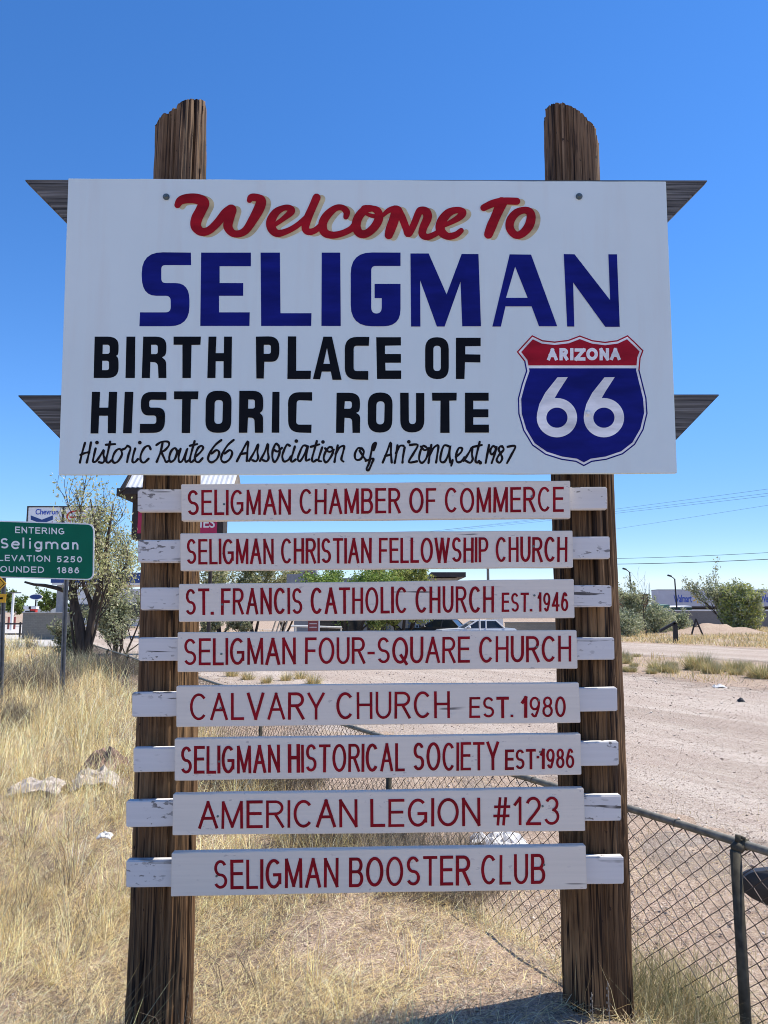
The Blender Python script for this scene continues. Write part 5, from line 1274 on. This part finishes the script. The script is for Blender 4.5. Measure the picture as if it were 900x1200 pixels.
# lamp posts
def lamp(px, d, py, label):
    b = on_ground(px, d); zt = U(px, py, d).z
    t = thing('street_lamp', tuple(b), label, 'street lamp', 'black lamp posts behind the field')
    part('pole', MB().tube([(b.x, d, b.z-.2), (b.x-.12, d, zt-.25)], [.11, .08], 10), MAT['iron'], t)
    part('arm', MB().tube([(b.x-.12, d, zt-.3), (b.x-.35, d, zt-.08), (b.x-.62, d, zt+.06)], .055, 8), MAT['iron'], t)
    part('lamp_head', MB().hexa([(b.x-1.0, d-.17, zt+.12), (b.x-.5, d-.14, zt-.02), (b.x-.5, d+.14, zt-.02), (b.x-1.0, d+.17, zt+.12)], [(b.x-.95, d-.14, zt+.3), (b.x-.5, d-.1, zt+.15), (b.x-.5, d+.1, zt+.15), (b.x-.95, d+.14, zt+.3)]), MAT['iron'], t)
lamp(737, 94, 668, 'black lamp post nearer the right sign post'); lamp(789, 94, 676, 'black lamp post before the pale trailer')
# utility pole behind the boards and wires
ub = on_ground(571, 72); utop = U(571, 646, 72).z
up = thing('utility_pole', tuple(ub), 'thin dark utility pole seen between the second and third board', 'utility pole')
part('pole', MB().tube([(ub.x, 72, -.6), (ub.x, 72, utop)], [.17, .12], 10), MAT['pole_wood'], up)
part('crossarm', MB().box(ub.x-1.1, ub.x+1.1, 71.83, 71.95, utop-.5, utop-.38), MAT['pole_wood'], up)
for dx in (-.9, .9): part('insulator', MB().tube([(ub.x+dx, 71.9, utop-.38), (ub.x+dx, 71.9, utop-.2)], [.06, .04], 8), MAT['steel'], up)
u2 = on_ground(450, 92); t2 = U(450, 624, 92).z
up2 = thing('utility_pole', tuple(u2), 'utility pole hidden behind the green trees, carrying the faint climbing wires', 'utility pole')
part('pole', MB().tube([(u2.x, 92, -.6), (u2.x, 92, t2)], [.18, .13], 10), MAT['pole_wood'], up2)
part('crossarm', MB().box(u2.x-1.1, u2.x+1.1, 91.83, 91.95, t2-.7, t2-.58), MAT['pole_wood'], up2)
def wire(pa, pb, da, db, r, label, sag=.0, group='overhead wires'):
    a = U(*pa, da); b = U(*pb, db); e = a+(b-a)*2.2; pts = []
    for k in range(25):
        t = k/24; p = a.lerp(e, t); s = t*2.2; p.z -= sag*4*s*(1-s) if s <= 1 else 0; pts.append(p)
    top('power_line', MB().tube(pts, r, 5), MAT['iron'], tuple(a), label, 'wire', group)
wire((571, 654.5), (900, 647.5), 71.9, 62, .018, 'upper of the two dark wires low in the right sky', .25)
wire((571, 660), (900, 655.3), 71.7, 62, .026, 'lower of the two dark wires low in the right sky', .25)
wire((450, 628.3), (900, 573), 92, 46, .008, 'topmost of the faint wires climbing to the right', .15)
wire((450, 627.5), (900, 578), 91.8, 46, .008, 'second from the top of the faint climbing wires', .15)
wire((450, 628.6), (900, 581), 91.6, 46, .008, 'third from the top of the faint climbing wires', .15)
wire((450, 658), (900, 592), 91.5, 46, .007, 'lowest of the faint wires climbing to the right', .15)

# ------------------------------------------------------------------ middle background seen between the boards
BD = 47
def bx(px, py, d=BD): return U(px, py, d)
cafe = thing('low_building', (bx(455, 740).x, BD+4, -.27), 'low grey building with dark windows and beige upper wall behind the boards', 'building')
xa, xb = bx(345, 700).x, bx(536, 700).x
zr = bx(500, 671).z
part('wall', MB().box(xa, xb, BD, BD+8, -.5, zr-.35), MAT['wall_grey'], cafe)
part('upper_wall', MB().box(bx(488, 700).x, xb+.02, BD-.03, BD+8.02, bx(488, 700).z, zr-.352), MAT['wall_beige'], cafe)
part('roof', MB().box(bx(505, 700).x, xb+.5, BD-.5, BD+8.3, zr-.3, zr), MAT['dark_trim'], cafe)
pxs = [(bx(335, 705).x, 660), (bx(356, 705).x, 669)]
part('parapet', MB().box(bx(352, 705).x, bx(370, 705).x, BD-.25, BD-.03, bx(352, 712).z, bx(360, 662).z), MAT['wall_grey'], cafe)
part('parapet_step', MB().box(bx(336, 705).x, bx(352, 705).x-.005, BD-.25, BD-.03, bx(352, 712).z, bx(345, 673).z), MAT['wall_grey'], cafe)
mbm = Paint(BD-.25, .01); mbm.ribbon([(356, 672, .9), (359, 669, 1.1), (362, 672, 1), (364, 675, .8), (366, 671, 1), (364, 669, .9)]); mbm.ribbon([(355, 676, .6), (360, 674, .8), (366, 677, .7)])
part('wall_emblem', mbm.mb, MAT['maroon'], cafe)
part('corner_post', MB().box(bx(370.5, 705).x, bx(372, 705).x, BD-.32, BD-.2, -.4, bx(360, 661).z), MAT['white_trim'], cafe)
for (wa, wb, wt, wbm) in ((374, 402, 724, 740), (408, 424, 726, 739), (432, 451, 727, 737)):
    fr = part('window', MB().box(bx(wa, 705).x-.08, bx(wb, 705).x+.08, BD-.06, BD-.002, bx(wa, wbm).z-.08, bx(wa, wt).z+.08), MAT['dark_trim'], cafe)
    part('pane', MB().box(bx(wa, 705).x, bx(wb, 705).x, BD-.075, BD-.0605, bx(wa, wbm).z, bx(wa, wt).z), MAT['glass'], fr)
part('door', MB().box(bx(458, 705).x, bx(478, 705).x, BD-.05, BD-.002, -.3, bx(458, 725).z), MAT['wall_beige'], cafe)
lat = MB()
la, lb, lz0, lz1 = bx(487, 705).x, bx(512, 705).x, bx(487, 743).z, bx(487, 725).z
part('screen_back', MB().box(la, lb, BD-.04, BD-.002, lz0, lz1), MAT['dark_trim'], cafe)
for i in range(9):
    x = la+(lb-la)*i/8; lat.box(x-.03, x+.03, BD-.09, BD-.042, lz0, lz1)
for j in range(6):
    z = lz0+(lz1-lz0)*j/5; lat.box(la+.001, lb-.001, BD-.115, BD-.0905, z-.03, z+.03)
part('block_screen', lat, MAT['white_trim'], cafe)
# red parking sign on a white pole, white rail, leaning sticks
d = 38; a = U(361, 722, d); b2 = U(373, 741, d); xs = (a.x+b2.x)/2
nsg = thing('notice_sign', (xs, d, -.27), 'small dark red notice board between the third and fourth boards', 'sign')
part('panel', MB().box(a.x, b2.x, d, d+.02, b2.z, a.z), plain('faded_red_board', (.24, .05, .05), .6, .2, 3), nsg)
pt = Paint(d, .004)
for yy in (727, 731, 735): pt.line(363, yy, 371, yy, .7)
part('writing_lines', pt.mb, MAT['white_trim'], nsg)
part('post', MB().box(b2.x+.005, b2.x+.07, d, d+.07, -.5, a.z+.3), MAT['white_trim'], nsg)
a = U(341, 733.5, 43); b2 = U(404, 735.5, 43)
rl = thing('pole_rail', (a.x, 43, -.27), 'white pole rail on short posts before the low building', 'rail')
part('rail', MB().tube([a, b2], .06, 8), MAT['white_trim'], rl)
for t in (.08, .5, .93):
    p = a.lerp(b2, t); part('post', MB().tube([(p.x, 43.1, -.5), (p.x, 43.1, p.z)], .05, 8), MAT['white_trim'], rl)
for i, (pa, pb2) in enumerate((((318, 742), (325, 722)), ((323, 742), (330, 722)), ((327, 742), (334, 722)), ((331, 742), (339, 722)))):
    a = U(pa[0]-4, 757, 44); b2 = U(*pb2, 44.6); a.z = -.3
    top('leaning_stick', MB().tube([a, b2], .05, 6), MAT['pale_bark'], tuple(a), 'pale stick leaning by the white rail, %s from the left' % ('first', 'second', 'third', 'fourth')[i], 'stick', 'pale leaning sticks')
# cars
def car(loc, rz, paint_, label, hood_up=False):
    t = thing('parked_car', tuple(loc), label, 'car', None)
    L, Wd = 4.5, 1.75
    prof = [(-2.25, .35), (-2.25, .75), (-2.15, .88), (-1.4, .93), (-.75, .96), (.95, .98), (2.05, .95), (2.22, .8), (2.25, .35)]
    X = lambda x, y, z: Vector(loc)+Vector((x*math.cos(rz)-y*math.sin(rz), x*math.sin(rz)+y*math.cos(rz), z))
    body = MB()
    body.prism(prof, lambda p: X(p[0], -Wd/2+.06*(p[1] > .8), p[1]), lambda p: X(p[0], Wd/2-.06*(p[1] > .8), p[1]))
    part('body', body, paint_, t)
    def cab(z0, z1, ins, e0=0.0):
        lo = [(-.85, -.80), (1.45, -.80), (1.45, .80), (-.85, .80)]; hi = [(-.10, -.62), (1.0, -.62), (1.0, .62), (-.10, .62)]
        f = lambda p, q, k: (p[0]+(q[0]-p[0])*k, p[1]+(q[1]-p[1])*k)
        return [X(*f(l, h, z0), .95+.47*z0) for l, h in zip(lo, hi)], [X(*f(l, h, z1), .95+.47*z1) for l, h in zip(lo, hi)]
    b_, t_ = cab(0, .88, 0); gls = part('windows', MB().hexa(b_, t_), MAT['glass'], t)
    b_, t_ = cab(.885, 1.0, 0); part('roof', MB().hexa(b_, t_), paint_, t)
    for (lx, hx) in ((-.86, -.11), (1.46, 1.01), (.35, .40)):
        for s in (-1, 1):
            part('pillar', MB().tube([X(lx, s*.81, .95), X(hx, s*.635, 1.38)], .045, 6), paint_, t)
    for wx in (-1.4, 1.35):
        for s in (-1, 1):
            wl = part('wheel', MB().tube([X(wx, s*.70, .32), X(wx, s*.90, .32)], .32, 20), MAT['rubber'], t)
            part('rim', MB().tube([X(wx, s*.90, .32), X(wx, s*.915, .32)], .19, 14), MAT['steel'], wl)
    for s in (-1, 1):
        part('headlight', MB().obox(X(-2.26, s*.6, .68), .02, .2, .07, (math.cos(rz), math.sin(rz), 0), (-math.sin(rz), math.cos(rz), 0)), MAT['white_trim'], t)
        part('mirror', MB().ball(X(-.62, s*.93, 1.0), .09, .07, .07), paint_, t)
    part('bumper', MB().obox(X(-2.29, 0, .45), .06, .85, .09, (math.cos(rz), math.sin(rz), 0), (-math.sin(rz), math.cos(rz), 0)), MAT['dark_trim'], t)
    if hood_up:
        q = [X(-.85, -.75, .97), X(-.85, .75, .97), X(-1.75, .70, 1.75), X(-1.75, -.70, 1.75)]
        part('open_hood', MB().hexa(q, [p+Vector((.0, 0, .05)) for p in q]), paint_, t)
car(on_ground(556, 43), math.radians(8), MAT['car_white'], 'silver white car parked before the low building')
car(on_ground(513, 45), math.radians(180+160), MAT['car_dark'], 'dark car with its hood raised beside the silver white car', True)
a = U(562, 725, 41)
top('white_pole', MB().tube([(a.x, 41, -.5), (a.x, 41, a.z+.25)], .05, 8).ball((a.x, 41, a.z+.28), .07, .07, .07), MAT['white_trim'], (a.x, 41, -.27), 'thin white pole standing before the silver white car', 'pole')
a = U(577, 722, 49); b2 = U(590, 745, 49)
vn = thing('white_shed', ((a.x+b2.x)/2, 50, -.27), 'narrow white shed at the right end of the low building', 'shed')
part('wall', MB().box(a.x, b2.x, 49, 52, -.5, a.z-.1), MAT['white_trim'], vn); part('roof', MB().box(a.x-.1, b2.x+.1, 48.9, 52.1, a.z-.098, a.z), MAT['tin'], vn)
a = U(592, 729, 52); b2 = U(668, 745, 52)
mw = thing('block_wall', ((a.x+b2.x)/2, 52, -.27), 'tan block wall between the white shed and the right post', 'wall')
part('wall_body', MB().box(a.x, b2.x, 52, 52.2, -.5, a.z-.06), MAT['block'], mw); part('wall_cap', MB().box(a.x-.03, b2.x+.03, 51.96, 52.24, a.z-.0595, a.z), MAT['wall_tan'], mw)

# ------------------------------------------------------------------ left background
# roofed red signboard on posts
RD = 34
def rp(px, py): return U(px, py, RD)
rsn = thing('roofed_sign', (rp(208, 640).x, RD, -.0), 'crimson signboard under a small tin roof behind the left post', 'sign')
xl, xr = rp(155, 600).x, rp(262, 600).x; zt, zb = rp(160, 585).z, rp(160, 632).z
part('frame', MB().box(xl, xr, RD, RD+.9, zb, zt), MAT['timber'], rsn)
face = part('face', MB().box(xl+.28, xr-.28, RD-.02, RD-.001, rp(0, 625).z, zt-.2), MAT['crimson'], rsn)
zr0, zr1 = rp(150, 573.5).z, rp(150, 548).z
roof = MB(); N = 44; y0, y1 = RD-.55, RD+.55; V = []
xe0, xe1 = rp(152, 573).x-.0, rp(276, 573).x
for i in range(N+1):
    x = xe0+(xe1-xe0)*i/N; w_ = .03*(i % 2)
    V += [(x, y0, zr0+w_), (x, y1, zr1+w_)]
roof.add(V, [(2*i, 2*i+2, 2*i+3, 2*i+1) for i in range(N)]); roof.add([(v[0], v[1], v[2]-.03) for v in V], [(2*i, 2*i+1, 2*i+3, 2*i+2) for i in range(N)])
V2 = []
for i in range(N+1):
    x = xe0+(xe1-xe0)*i/N; w_ = .03*(i % 2); V2 += [(x, y1+.01, zr1+w_), (x, y1+1.1, zr0+w_)]
roof.add(V2, [(2*i, 2*i+2, 2*i+3, 2*i+1) for i in range(N)])
part('roof', roof, MAT['tin'], rsn)
# dark gable end and fascia on the left
gx0 = rp(142, 573).x
ga = MB(); zlow = rp(142, 583).z
for xx0, xx1 in ((gx0, xe0-.01),):
    ga.hexa([(xx0, y0-.1, zlow), (xx1, y0-.1, zr0-.10), (xx1, y1+1.1, zr0-.10), (xx0, y1+1.1, zlow)], [(rp(149, 557).x, y1-.05, zr1+.02), (xx1, y0, zr0+.05), (xx1, y1+1.1, zr0+.05), (rp(149, 557).x, y1+.1, zr1+.02)])
part('gable_end', ga, MAT['timber'], rsn)
part('eave_board', MB().box(gx0, xe1, y0-.02, y0+.04, zr0-.30, zr0-.035), MAT['timber'], rsn)
part('ridge_support', MB().box(xl+.1, xr-.1, RD+.1, RD+.8, zt+.001, zr0+.15), MAT['timber'], rsn)
for px in (180, 243):
    x = rp(px, 700).x; part('post', MB().tube([(x, RD+.45, -.4), (x, RD+.45, zb)], .09, 8), MAT['timber'], rsn)
text_font('IES', MAT['white_trim'], face, rp(235, 612).x, rp(252, 612).x, rp(0, 618.5).z, rp(0, 607).z, RD-.02, 'sign_lettering')
# low block wall, pipe rail
a = U(27, 717.5, 44); b2 = U(92, 749, 44)
lw = thing('block_wall', ((a.x+b2.x)/2, 44, 0), 'low grey brown block wall at the left behind the road sign', 'wall')
part('wall_body', MB().box(a.x, b2.x, 44, 44.2, -.3, a.z-.05), MAT['block'], lw); part('wall_cap', MB().box(a.x-.03, b2.x+.03, 43.95, 44.25, a.z-.0495, a.z), MAT['concrete'], lw)
a = U(-30, 731, 43); b2 = U(26, 731, 43); c3 = U(-30, 743, 43)
pr_ = thing('pipe_barrier', ((a.x+b2.x)/2, 43, 0), 'dark two rail pipe barrier left of the block wall', 'barrier')
part('rail', MB().tube([a, b2], .045, 8), MAT['iron'], pr_); part('rail', MB().tube([c3, U(26, 743, 43)], .045, 8), MAT['iron'], pr_)
for px in (-25, 0, 24): x = U(px, 730, 43).x; part('post', MB().tube([(x, 43.0, -.2), (x, 43.0, a.z+.1)], .055, 8), MAT['iron'], pr_)
# pale parking apron behind
ap = MB(); pA = [gp(-160, 764), gp(75, 764), gp(92, 733), gp(-120, 733)]
ap.add([(p.x, p.y, .006) for p in pA], [(0, 1, 2, 3)])
tag(mesh_obj('parking_apron', ap.v, ap.f, MAT['concrete'], None), 'pale concrete apron beyond the grass at the left', 'pavement', kind='structure')
# wooden stub pole with crossbar
b = on_ground(20.5, 66)
wp = thing('wooden_pole', tuple(b), 'pale wooden pole with a short crossbar left of the block wall', 'pole')
zt = U(20, 694, 66).z
part('pole', MB().tube([(b.x, 66, -.3), (b.x, 66, zt)], [.13, .11], 10), MAT['white_trim'], wp); part('crossbar', MB().box(b.x-.5, b.x+.75, 65.8, 65.88, zt-.10, zt), MAT['pole_wood'], wp)
# red bollards
for i, px in enumerate((9.5, 17, 24)):
    b = on_ground(px, 70); o = MB().tube([(b.x, 70, -.2), (b.x, 70, 1.15)], .10, 8)
    top('bollard', o, plain('faded_red_paint', (.25, .06, .05), .6, .2, 3) if i == 0 else bpy.data.materials['faded_red_paint'], tuple(b), ('red bollard nearest the steel sign post', 'red bollard at the foot of the pale pole', 'red bollard beside the block wall end')[i], 'bollard', 'red bollards')
# oval sign on a pole, pumps
d = 120; c = U(42, 699.5, d)
ov = thing('oval_sign', (c.x, d, 0), 'blue oval sign on a pole beyond the block wall', 'sign')
el = [(math.cos(a_)*.95, math.sin(a_)*.36) for a_ in np.linspace(0, 6.283, 33)[:-1]]
part('oval_border', MB().prism([(p[0]*1.1, p[1]*1.2) for p in el], lambda p: (c.x+p[0], d, c.z+p[1]), lambda p: (c.x+p[0], d+.2, c.z+p[1])), MAT['white_trim'], ov)
part('oval_face', MB().prism(el, lambda p: (c.x+p[0], d-.02, c.z+p[1]), lambda p: (c.x+p[0], d-.001, c.z+p[1])), MAT['blue'], ov)
part('post', MB().tube([(c.x, d+.1, -.2), (c.x, d+.1, c.z-.44)], .12, 8), MAT['iron'], ov)
for i, px in enumerate((39, 45)):
    b = on_ground(px, 100)
    t = thing('fuel_pump', tuple(b), ('white fuel pump left of the red one beyond the block wall', 'red fuel pump beyond the block wall')[i], 'fuel pump')
    part('body', MB().box(b.x-.4, b.x+.4, 99.7, 100.3, 0, 2.0), MAT['white_trim'] if i == 0 else MAT['logo_red'], t); part('display', MB().box(b.x-.28, b.x+.28, 99.66, 99.698, 1.3, 1.75), MAT['iron'], t)
    part('canopy_cap', MB().box(b.x-.5, b.x+.5, 99.6, 100.4, 2.002, 2.35), MAT['white_trim'], t)
# fuel station canopy
d = 85; a = U(60, 671, d); b2 = U(176, 683, d)
cn = thing('station_canopy', ((a.x+b2.x)/2, d+4, 0), 'fuel station canopy with deep blue edge behind the tree', 'canopy')
part('fascia', MB().box(a.x, b2.x, d, d+8, b2.z, a.z), MAT['blue'], cn)
part('soffit', MB().box(a.x+.1, b2.x-.1, d+.1, d+7.9, b2.z-.22, b2.z-.003), MAT['white_trim'], cn)
for px0, px1 in ((57, 68), (120, 126), (166, 171)):
    x0_, x1_ = U(px0, 690, d).x, U(px1, 690, d).x; part('column', MB().box(max(x0_, a.x+.12), x1_, d+1.5, d+2.3, -.2, b2.z-.223), MAT['wall_grey'], cn)
# store front beneath canopy
a = U(86, 690, 98); b2 = U(176, 719, 98)
st = thing('station_store', ((a.x+b2.x)/2, 100, 0), 'low white store with a dark window band behind the shrubs', 'building')
part('wall', MB().box(a.x, b2.x, 98, 104, -.3, a.z), MAT['white_trim'], st)
wb = part('window', MB().box(a.x+.5, b2.x-.5, 97.9, 97.998, 1.0, 2.6), MAT['dark_trim'], st); part('pane', MB().box(a.x+.6, b2.x-.6, 97.85, 97.8995, 1.1, 2.5), MAT['glass'], wb)
car(on_ground(112, 80), math.radians(185), MAT['car_white'], 'white car glimpsed through the tree by the fuel station')
# tall fuel brand sign
d = 88; a = U(33.5, 594.5, d); b2 = U(114, 622, d)
fs = thing('fuel_sign', ((a.x+b2.x)/2, d, 0), 'tall white and blue fuel sign showing above the green road sign', 'sign')
pnl = part('panel', MB().box(a.x, b2.x, d, d+.5, b2.z, a.z), MAT['sign_white'], fs)
fr = MB()
for (x0_, x1_, z0_, z1_) in ((a.x-.15, a.x-.002, b2.z-.15, a.z+.15), (b2.x+.002, b2.x+.15, b2.z-.15, a.z+.15), (a.x-.001, b2.x+.001, a.z+.002, a.z+.15), (a.x-.001, b2.x+.001, b2.z-.15, b2.z-.002), ((a.x+b2.x)/2-.12, (a.x+b2.x)/2+.12, b2.z+.001, a.z-.001)):
    fr.box(x0_, x1_, d-.06, d-.003 if x1_-x0_ > .2 and z1_-z0_ > 1 else d+.5, z0_, z1_)
part('frame', fr, MAT['dark_trim'], fs)
text_font('Chevron', MAT['logo_blue'], pnl, U(36, 690, d).x, U(63, 690, d).x, U(0, 603, d).z, U(0, 596.5, d).z, d-.0)
ch = Paint(d, .02, lambda p, Y: U(p[0], p[1], Y))
for dy, nm in ((0, 0),):
    ch.poly([(36, 604), (49, 609), (62, 604), (62, 609), (49, 614), (36, 609)])
part('chevron_mark', ch.mb, MAT['blue'], pnl)
ch = Paint(d, .02, lambda p, Y: U(p[0], p[1], Y)); ch.poly([(36, 611), (49, 616), (62, 611), (62, 616), (49, 621), (36, 616)])
part('chevron_mark', ch.mb, MAT['logo_red'], pnl)
rg_ = Paint(d, .02, lambda p, Y: U(p[0], p[1], Y))
rg_.ribbon([(91+14*math.cos(t_)*.9, 606+7.5*math.sin(t_), 2.2) for t_ in np.linspace(2.4, 5.2, 14)]); rg_.line(82, 606, 100, 606, 2.0)
part('red_emblem', rg_.mb, MAT['logo_red'], pnl)
part('pole', MB().tube([((a.x+b2.x)/2, d+.25, -.3), ((a.x+b2.x)/2, d+.25, b2.z-.151)], .3, 12), MAT['steel'], fs)
